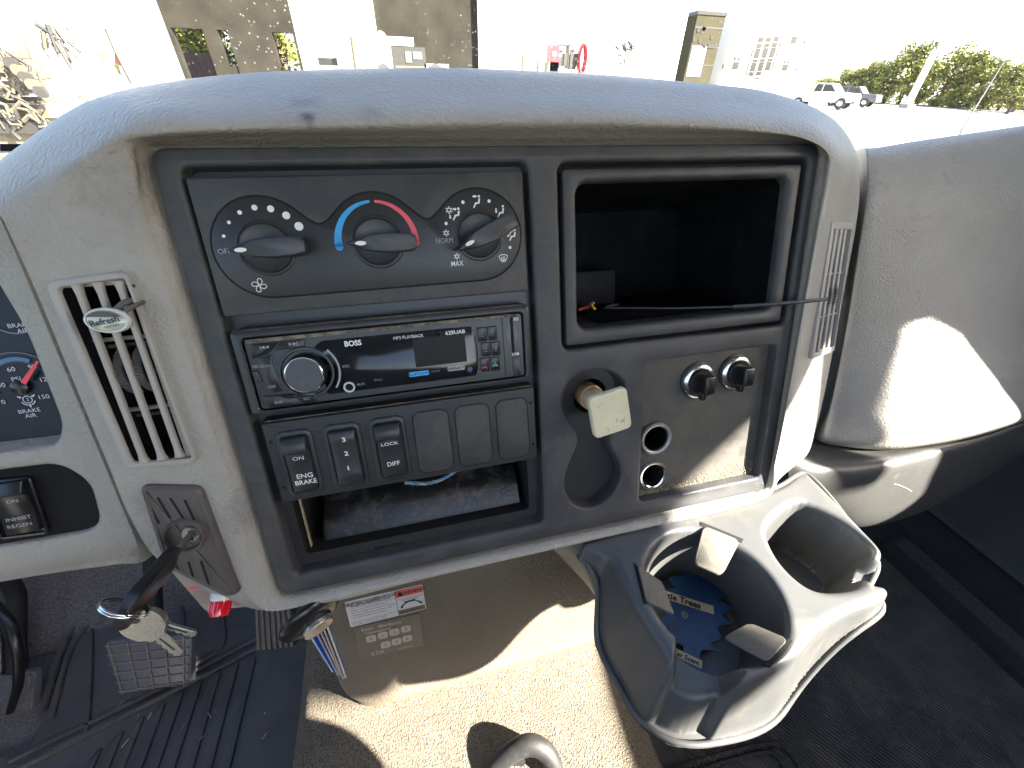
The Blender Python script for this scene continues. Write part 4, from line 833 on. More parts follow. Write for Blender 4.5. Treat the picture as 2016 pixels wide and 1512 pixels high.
b = MB(P); b.slab(rr(LC[0] + .7, LC[1] - 4, LC[0] + 2.1, LC[1] + 4, .3), 11, 11.3, .05); part("key_slot", b, m_void, ig, 0)
KX, KY = LC[0] + 1.4, LC[1] + .4
ki = thing("ignition_key", "long key with dark plastic head standing in the ignition barrel", "key", P(KX, KY, 12))
th = R(62)
def KT(a, c, w): return P(KX + a * math.cos(th) - c * math.sin(th), KY + a * math.sin(th) + c * math.cos(th), w)
b = MB(KT); b.loft([[(a, c, w) for a, c in ((-3.6, -1), (3.6, -1), (3.6, 1), (-3.6, 1))] for w in (9, 32)], True, True); part("key_blade", b, m_nickel, ki, 0)
b = MB(KT); hd = [(5, 29), (9, 33), (10.5, 38), (11, 66), (9, 76), (6.5, 79)]
def sec(hw, w, t): return [(a, c, w) for a, c in rr(-hw, -t, hw, t, min(1.3, t * .8), 3)]
b.loft([sec(4.2, 28.5, 1.6), sec(5, 29, 2.2), sec(8.4, 33, 3), sec(10, 40, 3.1), sec(10, 66, 3.1), sec(8.4, 75, 3), sec(6, 78.5, 2.4)], True, True); part("key_head", b, m_gloss, ki, 40)
RC_ = at(243, 1200, 70)
rgp = thing("key_ring", "bright steel split ring through the end of the ignition key's head", "key ring", RC_)
for off in (0, .0011):
    e1 = M @ np.array([.86, .42, .2]); e2 = M @ np.array([-.2, .25, .85]); e1 /= np.linalg.norm(e1); e2 = e2 - (e2 @ e1) * e1; e2 /= np.linalg.norm(e2); e3 = np.cross(e1, e2)
    b = MB(ident); b.tube([RC_ + .0105 * (math.cos(t) * e1 + math.sin(t) * e2) + e3 * off for t in np.linspace(0, 2 * math.pi, 40)], .0007, 6); part("ring_coil", b, m_chrome, rgp, 60)
def flat_key(lab, bow, tip, rb, w, bw, hole=True):
    c = np.array(pu(*bow, w)); t = np.array(pu(*tip, w)); d = t - c; L_ = np.linalg.norm(d); d /= L_; n = np.array([-d[1], d[0]])
    k = thing("spare_key", lab, "key", P(c[0], c[1], w), "flat keys hanging from the key ring")
    def T(x, y): return tuple(c + d * x + n * y)
    lobes = [(-rb * .9, rb * .35), (-rb * .55, rb * .95), (rb * .1, rb * 1.08), (rb * .75, rb * .85), (rb * 1.0, bw * .9), (rb * 1.25, bw * .55)]
    lp = [T(x, y) for x, y in [tuple(q) for q in cr([(x, -y) for x, y in lobes] + [(x, y) for x, y in lobes[::-1]], 4, True)]]
    b = MB(P)
    hol = circ(*T(-rb * .45, 0), rb * .24, 14)
    b.plate(lp, [hol], w + 1.1); b.plate(lp, [hol], w - 1.1); b.loft([[(x, y, w + 1.1) for x, y in lp], [(x, y, w - 1.1) for x, y in lp]]); b.loft([[(x, y, w + 1.1) for x, y in hol], [(x, y, w - 1.1) for x, y in hol]])
    part("key_bow", b, m_nickel, k, 30)
    cut = [T(rb * 1.1, bw * .5)] + [T(rb * 1.3 + (L_ - rb * 1.3) * i / 8, bw * .5) for i in range(9)] + [T(L_ + 2, 0)] + [T(L_ - (L_ - rb * 1.3) * i / 10, -bw * .5 + (1.3 if i % 3 == 1 else .3)) for i in range(11)] + [T(rb * 1.1, -bw * .5)]
    b = MB(P); b.slab(cut, w - .9, w + .9, .15, True); part("key_blade", b, m_nickel, k, 0)
    b = MB(P); b.ribbon([T(rb * 1.1, .4), T(L_ - 3, .4)], 1.1, w + .93); part("blade_groove", b, m_dmetal, k, 0)
    return k
flat_key("flat nickel key with round bow hanging face-on from the key ring", (281, 1228), (352, 1284), 9.6, 62, 6.0)
flat_key("bright key blade sticking out to the right behind the face-on key", (292, 1222), (380, 1247), 8, 58, 4.4)

# red indicator lamp and card under the hood's lower left corner
a0, a1 = at(439, 1166, -6), at(430, 1212, 3); ax = a1 - a0; ln = np.linalg.norm(ax); ax /= ln
e1 = np.cross(ax, [0, 1, 0]); e1 /= np.linalg.norm(e1); e2 = np.cross(ax, e1)
def LT_(x, y, z): return a0 + (e1 * x + e2 * y + ax * z) / 1000
lamp = thing("indicator_lamp", "small red indicator lamp with white ring under the ignition plate", "indicator lamp", a0)
k = ln * 1000
b = MB(LT_); b.lathe(0, 0, [(6, -4), (7.4, 0), (7.4, k * .25), (6.6, k * .34)], 28); part("lamp_ring", b, m_pearl, lamp, 40)
b = MB(LT_); b.lathe(0, 0, [(6.6, k * .3), (6.7, k * .8), (5.8, k), (3, k * 1.06), (.3, k * 1.07)], 28); lens = part("lens", b, m_redlens, lamp, 50)
for i in range(20):
    t = 2 * math.pi * i / 20; b = MB(LT_); b.tube([(6.75 * math.cos(t), 6.75 * math.sin(t), k * .4), (6.75 * math.cos(t), 6.75 * math.sin(t), k * .8)], .4, 5); part("lens_rib", b, m_redlens, lens, 60)
card = thing("instruction_card", "beige card with a red oval and fine purple print behind the red lamp", "card", at(420, 1175, -14))
b = MB(P); pts = [pu(335, 1122, -14), pu(505, 1160, -14), pu(484, 1195, -14), pu(404, 1202, -14)]; b.slab(pts, -15, -14, .1, True); part("card_sheet", b, m_cardbeige, card, 0)
b = MB(P); b.disc(*pu(380, 1158, -13.9), 3.6, -13.85, 18, 1.5, R(-10)); part("red_oval", b, m_red, card, 0)
b = MB(P)
for i in range(6): b.text("lnmowaretnhe"[i:] + "nsoatle"[:i], *pu(392 + 2 * i, 1164 + i * 4.3, -13.9), 1.0, -13.85, R(-4))
b.text("ON", *pu(470, 1189, -13.9), 2.2, -13.85, R(2), bold=.03); part("fine_print", b, m_purple, card, 0)

# ------------------------------------------------------------------ switch pod and gauges at the left
pod = thing("switch_pod", "dark recessed pod with one rocker switch reading INHIBT REGEN, below the gauges", "switch", P(*D(-320, -80, -16), -16))
b = MB(P); b.plate(inset(hp, -.5), [], -15); part("pod_plate", b, m_pod, pod, 0)
u0, v1 = D(-341, -60.5, -12); u1, v0 = D(-316.5, -100.5, -12)
fo = rpoly([D(-341, -59, -12), D(-316, -60.5, -12), D(-320, -100.5, -12), D(-345, -99, -12)], 3, 4)
b = MB(P); b.loft([[(x, y, w) for x, y in l] for l, w in ((fo, -15), (fo, -12.5), (inset(fo, .6), -12), (inset(fo, 1.8), -12), (inset(fo, 2.2), -14))], False, True); part("switch_bezel", b, m_gloss, pod, 40)
def SK(u, v, w): return P(u + (v - D(0, -80, -8)[1]) * .10, v, w - 14)
uc = D(-330.5, 0, -8)[0]
rocker("rocker", uc - 9.2, uc + 8.6, [(D(0, -62.5, -8)[1], 6), (D(0, -69, -8)[1], 8.5), (D(0, -72, -8)[1], 6), (D(0, -85, -8)[1], 5), (D(0, -97, -8)[1], 5.5)], pod, m_gloss, SK)
for body, x, y, cap in (("ON", 95, 432, 2.3), ("INHIBT", 146, 566, 2.5), ("REGEN", 155, 622, 2.5)):
    b = MB(P); b.text(body, *zu(ZI, x, y, -7.3), cap, -7.3, R(1), sx=1.2); part(body.lower() + "_lettering", b, m_dimwhite, pod, 0)
ZC = (0, 560, 4.45); WG = -24
ic = thing("gauge_cluster", "blue-black gauge cluster with a brake air pressure dial and red needle at the left edge", "gauges", P(*D(-300, 0, WG), WG))
b = MB(P); b.plate(inset(hc, -1), [], WG - .6); part("gauge_face", b, m_glassblue, ic, 0)
gc = zu(ZC, 205, 870, WG); gr_ = abs(zu(ZC, 205, 645, WG)[1] - gc[1])
b = MB(P); b.ribbon(arc(gc, gr_, 60, 122, 14), 2.4, WG); part("blue_scale_band", b, mat("scale_blue", (.06, .16, .30), .4), ic, 0)
b = MB(P); b.ribbon(arc(gc, gr_, 123, 200, 14), 2.4, WG); part("red_scale_band", b, mat("scale_red", (.13, .03, .035), .4), ic, 0)
b = MB(P); b.ribbon(arc(gc, gr_ + 4, 20, 200, 30), .7, WG + .05); b.ribbon(arc(gc, gr_ - 1.6, 20, 200, 30), .3, WG + .05); part("dial_rim", b, mat("rim_grey", (.10, .11, .14), .3), ic, 0)
gc2 = zu(ZC, 90, 250, WG); b = MB(P); b.ribbon(arc(gc2, abs(zu(ZC, 90, 435, WG)[1] - gc2[1]), 180, 360, 20), .9, WG + .05); part("dial_rim", b, mat("rim_grey2", (.14, .15, .18), .3), ic, 0)
b = MB(P); a0_, a1_ = np.array(zu(ZC, 202, 868, WG + 3)), np.array(zu(ZC, 330, 672, WG + 3)); b.ribbon([a0_, a1_], [3.0, 1.3], WG + 3); part("needle", b, m_needle, ic, 0)
b = MB(P); b.lathe(gc[0] - 1.5, gc[1] - 2, [(4.6, WG), (4.4, WG + 2), (3.6, WG + 2.6)], 24); part("needle_hub", b, m_gloss, ic, 40)
for body, x, y, cap, al in (("BRAKE", 68, 365, 2.5, 'LEFT'), ("AIR", 150, 408, 2.5, 'LEFT'), ("60", 97, 742, 2.7, 'CENTER'), ("90", 248, 725, 2.7, 'LEFT'), ("PSI", 103, 833, 2.7, 'LEFT'), ("120", 355, 835, 2.7, 'LEFT'), ("150", 342, 988, 2.7, 'LEFT'), ("30", 46, 877, 2.7, 'RIGHT'), ("0", 46, 1026, 2.7, 'RIGHT'), ("BRAKE", 258, 1105, 2.5, 'CENTER'), ("AIR", 270, 1147, 2.5, 'CENTER')):
    b = MB(P); b.text(body, *zu(ZC, x, y, WG), cap, WG + .1, R(1), al, 1.1); part("gauge_lettering", b, m_gaugewhite, ic, 0)
b = MB(P); c = zu(ZC, 243, 1008, WG); b.ribbon(circ(*c, 2.3, 20), .45, WG + .1, True); b.text("2", *c, 2.0, WG + .1); b.ribbon(arc(c, 3.6, 200, 255, 8), .6, WG + .1); b.ribbon(arc(c, 3.6, 285, 340, 8), .6, WG + .1)
for a in (150, 30, 270): arrow(b, (c[0] + 5.2 * math.cos(R(a)), c[1] + 5.2 * math.sin(R(a))), (c[0] + 2.8 * math.cos(R(a)), c[1] + 2.8 * math.sin(R(a))), .8, WG + .12)
part("brake_icon", b, m_gaugewhite, ic, 0)

# ------------------------------------------------------------------ engine cover, its stickers
FB = np.array([0, -.06, 1.303]); FT = np.array([0, .06, .173]); FT = FT / np.linalg.norm(FT); FN = np.array([0, -FT[2], FT[1]])
def FC(x, s, h): return FB + np.array([x / 1000, 0, 0]) + FT * s / 1000 + FN * h / 1000     # on the engine cover's face (mm)
def fxy(px, py):
    r = wray(px, py); t = ((FB - CAM) @ FN) / (r @ FN); q = CAM + r * t; return (q[0] * 1000, (q - FB) @ FT * 1000)
ec = thing("engine_cover", "brown vinyl engine cover under the dashboard with two stickers on it", "engine cover", FC(0, 0, 0))
xl = fxy(640, 1335)[0] / 1000
prof = [(.10, 1.66), (.06, 1.62), (.0, 1.476), (-.0495, 1.333), (-.062, 1.305), (-.054, 1.283), (.0, 1.275)]
colsx = [(xl + .05, .22, 0), (xl + .004, .09, 0), (xl + .002, .035, 0), (xl + .010, .010, 0), (xl + .032, .001, 0), (xl + .10, 0, 0), (-.05, 0, 0), (.10, 0, 0), (.22, .0, 0), (.32, .02, 0), (.36, .1, 0)]
rows = [[np.array([x + (.012 if z < 1.313 and x < -.15 else 0), y + dy, z + (.006 if (z < 1.313 and dy > .005) else 0)]) for x, dy, _ in colsx] for y, z in prof]
b = MB(ident); b.grid(patch(rows, 5, 6)); part("cover_shell", b, m_brown, ec, 60)
def fpoly(pts, n=3, r=2): return rpoly([fxy(*p) for p in pts], r, n)
st = thing("warning_sticker", "white driving-instruction sticker with an orange-red WARNING corner on the engine cover", "sticker", FC(*fxy(757, 1190), 1))
A_, B_, C_, D_ = (np.array(fxy(*p)) for p in ((678, 1185), (831, 1149), (841, 1188), (700, 1231)))
wS, hS = np.linalg.norm(B_ - A_), np.linalg.norm(D_ - A_); sx_ = (B_ - A_) / wS; sy_ = np.array([-sx_[1], sx_[0]])
def SC(x, y, h): q = A_ + sx_ * x * wS - sy_ * y * hS; return FC(q[0], q[1], h)       # 0..1 across, 0..1 down
def srect(x0, y0, x1, y1): return [(x0, y0), (x1, y0), (x1, y1), (x0, y1)]
b = MB(SC); b.slab(rpoly(srect(0, 0, 1, 1), .04, 3), .2, 1.0, .0); part("sticker_sheet", b, m_sticker, st, 0)
b = MB(SC); b.poly(srect(.635, 0.02, .99, .30), 1.15); part("warning_band", b, m_orsticker, st, 0)
b = MB(SC); b.poly(srect(.635, .80, .99, .98), 1.15); part("brown_band", b, m_plateb, st, 0)
class ST_(MB): pass
def stext(b, body, x, y, cap, al='CENTER', bold=0.0):
    t = MB(ident); t.text(body, 0, 0, cap, 0, 0, al, 1.0, bold); k = 1 / wS, 1 / hS
    b.add([(x + v[0] * k[0], y - v[1] * k[1], 1.3) for v in t.v], t.f)
b = MB(SC); stext(b, "WARNING", .845, .16, 4.2, bold=.03); b.poly([(.655, .25), (.70, .05), (.745, .25)], 1.3); stext(b, "DRIVE CAREFULLY", .81, .89, 2.2, bold=.02); part("bold_lettering", b, m_ink, st, 0)
b = MB(SC)
for i, s in enumerate(("THIS VEHICLE IS EQUIPPED WITH THE", "SMART SHIFT TRANSMISSION AND", "WHEEL DIFFERENTIAL LOCK")): stext(b, s, .315, .08 + .065 * i, 2.3, bold=.02)
for i, s in enumerate(("- Always stop vehicle before use of", "- Do not engage when wheels are turning", "- Disengage when leaving slippery road", "- Vehicle control will be reduced")): stext(b, s, .04, .36 + .1 * i, 1.9, 'LEFT')
for i in range(2): stext(b, "For further instructions see manual", .04, .86 + .08 * i, 1.7, 'LEFT')
stext(b, "Turning resistance is increased", .815, .37, 1.6); stext(b, "when lock is engaged", .815, .43, 1.6)
b.ribbon([(.632, .02), (.632, .98)], .006, 1.25); b.ribbon([(.02, .29), (.63, .29)], .008, 1.25); b.ribbon([(.02, .81), (.63, .81)], .008, 1.25)
a = [(.815 + .13 * math.cos(t), .74 - .2 * math.sin(t)) for t in np.linspace(math.pi, .35, 12)]; b.ribbon(a, .03, 1.25); b.poly([(.91, .66), (.97, .66), (.955, .75)], 1.26)
b.ribbon([(.73, .53), (.88, .5)], .045, 1.25); part("fine_print", b, m_ink, st, 0)
pl = thing("shift_plate", "brown plate with a gear shift pattern of small pale keys, below the warning sticker", "shift plate", FC(*fxy(765, 1265), 1))
A2, B2, D2 = (np.array(fxy(*p)) for p in ((697, 1234), (826, 1206), (728, 1293)))
wS, hS = np.linalg.norm(B2 - A2), np.linalg.norm(D2 - A2) * .98; sx_ = (B2 - A2) / wS; sy_ = np.array([-sx_[1], sx_[0]]); A_ = A2
b = MB(SC); b.slab(rpoly(srect(0, 0, 1, 1), .03, 3), .2, 1.2, 0); part("plate_sheet", b, m_plateb, pl, 0)
for nm_, s_, x_0, y_0, c_0 in (("title_lettering", "Eaton   Mid-Range", .40, .12, 4.0), ("title_lettering", "Transmissions", .33, .24, 3.4), ("maker_lettering", "E.T.N", .28, .90, 4.2), ("note_lettering", "synchronized", .72, .92, 2.0)):
    b = MB(SC); stext(b, s_, x_0, y_0, c_0, bold=.02); part(nm_, b, m_platel, pl, 0)
for i, (x, y, s) in enumerate(((.22, .42, "R"), (.40, .40, "1"), (.58, .38, "3"), (.76, .36, "5"), (.42, .70, "2"), (.59, .68, "4"), (.76, .66, "6"))):
    b = MB(SC); b.slab(rpoly(srect(x - .075, y - .10, x + .075, y + .10), .05, 3), 1.1, 1.7, 0); kk = part("gear_key", b, m_platel, pl, 0)
    t = MB(ident); t.text(s, 0, 0, 4.2, 0, bold=.02); b = MB(SC); b.add([(x + v[0] / wS, y - v[1] / hS, 1.9) for v in t.v], t.f); part("key_lettering", b, m_plateb, kk, 0)
# round fob with cards under the pad's lower left lip
fc0 = ad(612, 1217, .312)
fax = M @ np.array([.66, .62, -.42]); fax /= np.linalg.norm(fax); f1 = M @ np.array([.685, -.728, 0]); f1 = f1 - (f1 @ fax) * fax; f1 /= np.linalg.norm(f1); f2 = np.cross(fax, f1)
def FT_(x, y, z): return fc0 + (f1 * x + f2 * y + fax * z) / 1000
fob = thing("card_fob", "dark round fob with bronze button holding blue and white cards under the dashboard lip", "card holder", fc0)
b = MB(FT_); b.lathe(0, 0, [(16, -6), (22, -3), (23.4, 0), (22, 2.6), (17, 4.6), (12.6, 5)], 40, True); part("fob_disc", b, m_gloss, fob, 50)
b = MB(FT_); b.lathe(2, 0, [(12.5, 4), (12.2, 7.6), (11.2, 8)], 36, cap1=False); part("fob_collar", b, m_black2, fob, 50)
b = MB(FT_); b.lathe(2, 0, [(11.2, 7), (11.2, 10.6), (10.4, 11.6), (6, 11.2), (.3, 10.6)], 36); part("fob_button", b, m_button, fob, 50)
for k in range(5):
    t0 = ad(604 + 8 * k + (8 if k else 0), 1240 - 2 * k, .335 - .003 * k); t1 = ad(655 + 5 * k + (6 if k else 0), 1322 + 4 * (k % 2) + 3 * k, .365 - .004 * k)
    away = wray(640, 1290) + M @ np.array([.75 if k == 0 else .06, -.05, 0]); away = away / np.linalg.norm(away) * (.014 if k == 0 else .05)
    dirn = (t1 - t0) / np.linalg.norm(t1 - t0); nrm = np.cross(dirn, away); nrm = nrm / np.linalg.norm(nrm) * .0009
    vs = [t0, t1, t1 + away, t0 + away]; b = MB(ident); b.add([tuple(p + nrm) for p in vs] + [tuple(p - nrm) for p in vs], [[0, 1, 2, 3], [7, 6, 5, 4], [0, 4, 5, 1], [1, 5, 6, 2], [2, 6, 7, 3], [3, 7, 4, 0]])
    cdp = part("card", b, m_blue2, fob, 0)
    b = MB(ident); b.tube([t0 + away * -.01, t1 + away * -.01], .0008, 5); part("card_edge", b, m_cardcream if k != 0 else m_pearl, cdp, 0)

# ------------------------------------------------------------------ cup holder (a moulded tray below the panel)
ZT = 1.565
def azmm(px, py, z=ZT): q = az(px, py, z); return np.array([q[0], q[1]]) * 1000
outl = [azmm(*p) for p in ((1150, 1068), (1245, 1037), (1330, 1005), (1420, 985), (1490, 972), (1540, 958), (1572, 936), (1588, 930), (1602, 942), (1650, 990), (1700, 1042), (1730, 1074), (1736, 1092), (1715, 1125), (1722, 1150), (1745, 1148), (1748, 1166), (1725, 1185), (1670, 1205), (1612, 1238), (1580, 1275), (1555, 1300), (1500, 1325), (1440, 1340), (1385, 1345), (1335, 1315), (1300, 1262), (1262, 1205), (1232, 1150), (1200, 1095))]
OUT = np.array([tuple(q) for q in cr(outl, 4, True)])
C1 = np.array([126, -131.0]); R1 = 53.0
c2p = [azmm(*p) for p in ((1508, 1042), (1530, 1010), (1575, 986), (1640, 1012), (1690, 1047), (1722, 1080), (1716, 1108), (1700, 1152), (1650, 1166), (1600, 1160), (1555, 1128), (1522, 1085))]
CUP2 = np.array([tuple(q) for q in cr(c2p, 4, True)])
def sdf(px_, py_, poly):
    A = poly; Bv = np.roll(poly, -1, 0); d = np.full(px_.shape, 1e9); ins = np.zeros(px_.shape, bool)
    for (ax_, ay_), (bx_, by_) in zip(A, Bv):
        ex, ey = bx_ - ax_, by_ - ay_; wx, wy = px_ - ax_, py_ - ay_
        t = np.clip((wx * ex + wy * ey) / (ex * ex + ey * ey + 1e-9), 0, 1); d = np.minimum(d, (wx - ex * t) ** 2 + (wy - ey * t) ** 2)
        c = ((ay_ <= py_) & (by_ > py_)) | ((by_ <= py_) & (ay_ > py_))
        xi = ax_ + (py_ - ay_) * ex / (ey if abs(ey) > 1e-9 else 1e-9); ins ^= c & (px_ < xi)
    d = np.sqrt(d); return np.where(ins, -d, d)
gx = np.arange(20, 330, 1.15); gy = np.arange(-235, -25, 1.15); GX, GY = np.meshgrid(gx, gy)
do = sdf(GX, GY, OUT); d2 = -sdf(GX, GY, CUP2)        # d2 > 0 inside the second cup
d1 = R1 - np.hypot(GX - C1[0], GY - C1[1])
def sstep(a, c, x): t = np.clip((x - a) / (c - a), 0, 1); return t * t * (3 - 2 * t)
ax1 = azmm(1372, 1372, 1.54) - C1; ax1 /= np.linalg.norm(ax1); n1 = np.array([-ax1[1], ax1[0]])
al = (GX - C1[0]) * ax1[0] + (GY - C1[1]) * ax1[1]; ac = (GX - C1[0]) * n1[0] + (GY - C1[1]) * n1[1]
notch = 30 * sstep(28, 40, al) * (1 - sstep(15, 24, np.abs(ac)))
c2c = CUP2.mean(0); ax2 = azmm(1722, 1122) - c2c; ax2 /= np.linalg.norm(ax2); n2 = np.array([-ax2[1], ax2[0]])
al2 = (GX - c2c[0]) * ax2[0] + (GY - c2c[1]) * ax2[1]; ac2 = (GX - c2c[0]) * n2[0] + (GY - c2c[1]) * n2[1]
notch += 26 * sstep(26, 36, al2) * (1 - sstep(7, 15, np.abs(ac2)))
def edge(d, rad, slope, depth):                       # rounded lip then a steep wall; d>0 going away from the rim
    d = np.maximum(d, 0); a = np.minimum(d, rad); return np.minimum(rad - np.sqrt(np.maximum(rad * rad - a * a, 0)) + np.maximum(d - rad, 0) * slope, depth)
DEP = (16 + 58 * (1 - sstep(165, 262, GX)) + 4 * np.sin(GX / 19)) * (1 - .8 * sstep(-125, -70, GY))
skirt = edge(do + 6, 8, 4.2, 120)
h = np.minimum(np.maximum(-notch - skirt, -DEP - 1), 0)
h = np.minimum(h, -np.where(d1 > -6, edge(d1 + 6, 7, 9, 74), 0) - 0); h = np.where(d1 > -1, np.minimum(h, -edge(d1 + 6, 7, 9, 74)), h)
h = np.where(d2 > -6, np.minimum(h, -edge(d2 + 5, 7, 9, 70)), h)
LIM = 2 + DEP / 4.2                                      # how far out the skirt runs before its foot
f_ = do - LIM
gy_, gx_ = np.gradient(f_, 1.15)
ok = f_ < 0
vid = -np.ones(GX.shape, int); vs = []
near = np.zeros(GX.shape, bool)
near[1:-1, 1:-1] = ok[1:-1, 1:-1] & ~(ok[:-2, 1:-1] & ok[2:, 1:-1] & ok[1:-1, :-2] & ok[1:-1, 2:] & ok[:-2, :-2] & ok[2:, 2:] & ok[:-2, 2:] & ok[2:, :-2])
for j, i in zip(*np.nonzero(ok)):
    x, y, z = GX[j, i], GY[j, i], h[j, i]
    if near[j, i]:
        gg = gx_[j, i] ** 2 + gy_[j, i] ** 2 + 1e-9; dx, dy = -f_[j, i] * gx_[j, i] / gg, -f_[j, i] * gy_[j, i] / gg
        x, y = x + dx, y + dy; z = min(z, -DEP[j, i] + 0)
    vid[j, i] = len(vs); vs.append((x / 1000, y / 1000, ZT + z / 1000))
q00, q10, q11, q01 = vid[:-1, :-1], vid[:-1, 1:], vid[1:, 1:], vid[1:, :-1]
g_ = (q00 >= 0) & (q10 >= 0) & (q11 >= 0) & (q01 >= 0)
fs = np.stack([q00[g_], q10[g_], q11[g_], q01[g_]], 1).tolist()
ch = thing("cup_holder", "moulded grey double cup holder jutting out below the panel's right corner, half sunlit", "cup holder", (.18, -.12, 1.49))
b = MB(ident); b.v = [np.array(v) for v in vs]; b.f = fs; part("holder_body", b, m_cup, ch, 70)
# beaded rim round the skirt's foot and bracket below
def ringpts():
    n = len(OUT); A = np.roll(OUT, 1, 0); Bv = np.roll(OUT, -1, 0); t = Bv - A; t = t / np.linalg.norm(t, axis=1)[:, None]; nn = np.stack([t[:, 1], -t[:, 0]], 1)
    if np.sum(nn * (OUT - OUT.mean(0))) < 0: nn = -nn
    o = []
    for p, m_ in zip(OUT, nn):
        dep = (16 + 58 * (1 - float(sstep(165, 262, p[0]))) + 4 * math.sin(p[0] / 19)) * (1 - .8 * float(sstep(-125, -70, p[1]))); q = p + m_ * (2 + dep / 4.2 - .5); o.append((q[0] / 1000, q[1] / 1000, ZT - dep / 1000))
    return o
foot = ringpts(); b = MB(ident); b.tube([tuple(q) for q in cr([np.mean([foot[(i + k) % len(foot)] for k in (-2, -1, 0, 1, 2)], 0) for i in range(0, len(foot), 2)], 2, True)], .0024, 8, False); part("foot_bead", b, m_cup, ch, 60)
for nm, pts, inn in (("grip_flap", [(1383, 1036), (1456, 1066), (1428, 1124), (1371, 1100)], 2), ("grip_flap", [(1253, 1114), (1308, 1137), (1334, 1201), (1271, 1186)], 2), ("grip_flap", [(1509, 1306), (1550, 1261), (1482, 1216), (1430, 1246)], 2)):
    q = [azmm(*p) for p in pts]; hz = [1.2, 1.2, -9, -9]
    if nm == "grip_flap" and pts[0][0] == 1253: hz = [1.2, -8, -9, 1.2]
    def FL(a, c, t, q=q, hz=hz):
        p = (q[0] * (1 - a) + q[1] * a) * (1 - c) + (q[3] * (1 - a) + q[2] * a) * c
        z = (hz[0] * (1 - a) + hz[1] * a) * (1 - c) + (hz[3] * (1 - a) + hz[2] * a) * c
        return np.array([p[0] / 1000, p[1] / 1000, ZT + (z + t + 1.6 * math.sin(math.pi * c)) / 1000])
    b = MB(FL); fl = rr(0, 0, 1, 1, .17, 5)
    if pts[0][0] == 1253: fl = rr(0, 0, 1, 1, .1, 4)
    fl2 = [(a, c) for a, c in fl]
    b.loft([[(a, c, -1) for a, c in fl2], [(a, c, .4) for a, c in fl2], [(.5 + (a - .5) * .95, .5 + (c - .5) * .95, 1.2) for a, c in fl2]], True, True); fo = part(nm, b, m_flap, ch, 40)
    b = MB(FL); b.slab([(-.06, -.10), (1.06, -.10), (1.06, .02), (-.06, .02)] if pts[0][0] != 1253 else [(-.08, -.05), (.03, -.05), (.03, 1.05), (-.08, 1.05)], -2.2, -.6, .1); part("flap_slot", b, m_void, fo, 0)
b = MB(ident); q = [az(1238, 1040, 1.5655), az(1322, 1019, 1.5655), az(1322, 1024, 1.5655), az(1238, 1046, 1.5655)]; b.add([tuple(p + np.array([0, 0, dz])) for dz in (.001, -.004) for p in q], [[0, 1, 2, 3], [4, 5, 6, 7], [0, 1, 5, 4], [2, 3, 7, 6], [1, 2, 6, 5], [3, 0, 4, 7]]); part("edge_strip", b, m_cream, ch, 0)
# skirt running back on the left side under the panel
LS = [[at(1085, 1078, -28), az(1130, 1072, 1.56), az(1185, 1076, 1.561), az(1215, 1120, 1.561)],
      [at(1098, 1090, -28), az(1140, 1100, 1.545), az(1186, 1130, 1.540), az(1215, 1180, 1.54)],
      [at(1112, 1105, -30), az(1158, 1145, 1.52), az(1190, 1210, 1.515), az(1222, 1262, 1.515)],
      [at(1118, 1112, -32), az(1168, 1168, 1.505), az(1196, 1240, 1.498), az(1226, 1300, 1.498)],
      [at(1122, 1112, -40), az(1178, 1172, 1.50), az(1204, 1244, 1.49), az(1234, 1306, 1.49)]]
b = MB(ident); b.grid(patch([[np.array(p) for p in r] for r in LS], 6, 6)); part("side_skirt", b, m_cup, ch, 60)
# scented card lying in the front cup
ZC_ = ZT - .058
fr = thing("air_freshener", "blue tree-shaped scented card with cream lettered bands lying in the front cup", "air freshener", az(1372, 1190, ZC_))
TP = [azmm(*p, ZC_) for p in ((1383, 1098), (1412, 1112), (1405, 1130), (1428, 1140), (1416, 1158), (1436, 1168), (1418, 1182), (1444, 1200), (1420, 1210), (1438, 1228), (1412, 1236), (1420, 1258), (1398, 1268), (1416, 1285), (1382, 1280), (1378, 1305), (1392, 1318), (1384, 1326), (1308, 1302), (1306, 1286), (1336, 1292), (1344, 1272), (1306, 1258), (1318, 1240), (1290, 1225), (1312, 1212), (1290, 1192), (1316, 1186), (1300, 1165), (1328, 1158), (1316, 1138), (1345, 1134), (1340, 1116), (1362, 1116))]
TPs = [tuple(q) for q in cr(TP, 3, True)]
TT = lambda x, y, z: np.array([x / 1000, y / 1000, ZC_ + z / 1000])
b = MB(TT); b.plate(TPs, [], 1.2); b.plate(TPs, [], 0); b.loft([[(x, y, 0) for x, y in TPs], [(x, y, 1.2) for x, y in TPs]]); part("card_sheet", b, m_tree, fr, 0)
def band(p0, p1, hh, body, cap, nm):
    a, c = azmm(*p0, ZC_), azmm(*p1, ZC_); d = c - a; L_ = np.linalg.norm(d); d /= L_; n = np.array([-d[1], d[0]]); n = n if n @ (azmm(p0[0], p0[1] - 20, ZC_) - a) > 0 else -n
    b = MB(TT); b.poly([tuple(a - n * hh), tuple(c - n * hh), tuple(c + n * hh), tuple(a + n * hh)], 1.5); bd = part("cream_band", b, m_cardcream, fr, 0)
    b = MB(TT); m_ = (a + c) / 2; b.text(body, m_[0], m_[1], cap, 1.8, math.atan2(d[1], d[0]), bold=.03, shear=.1); part(nm, b, m_ink, bd, 0)
band((1272, 1160), (1404, 1203), 3.9, "Little Trees", 5.6, "band_lettering"); band((1291, 1268), (1381, 1310), 3.2, "New Car Scent", 3.7, "band_lettering")
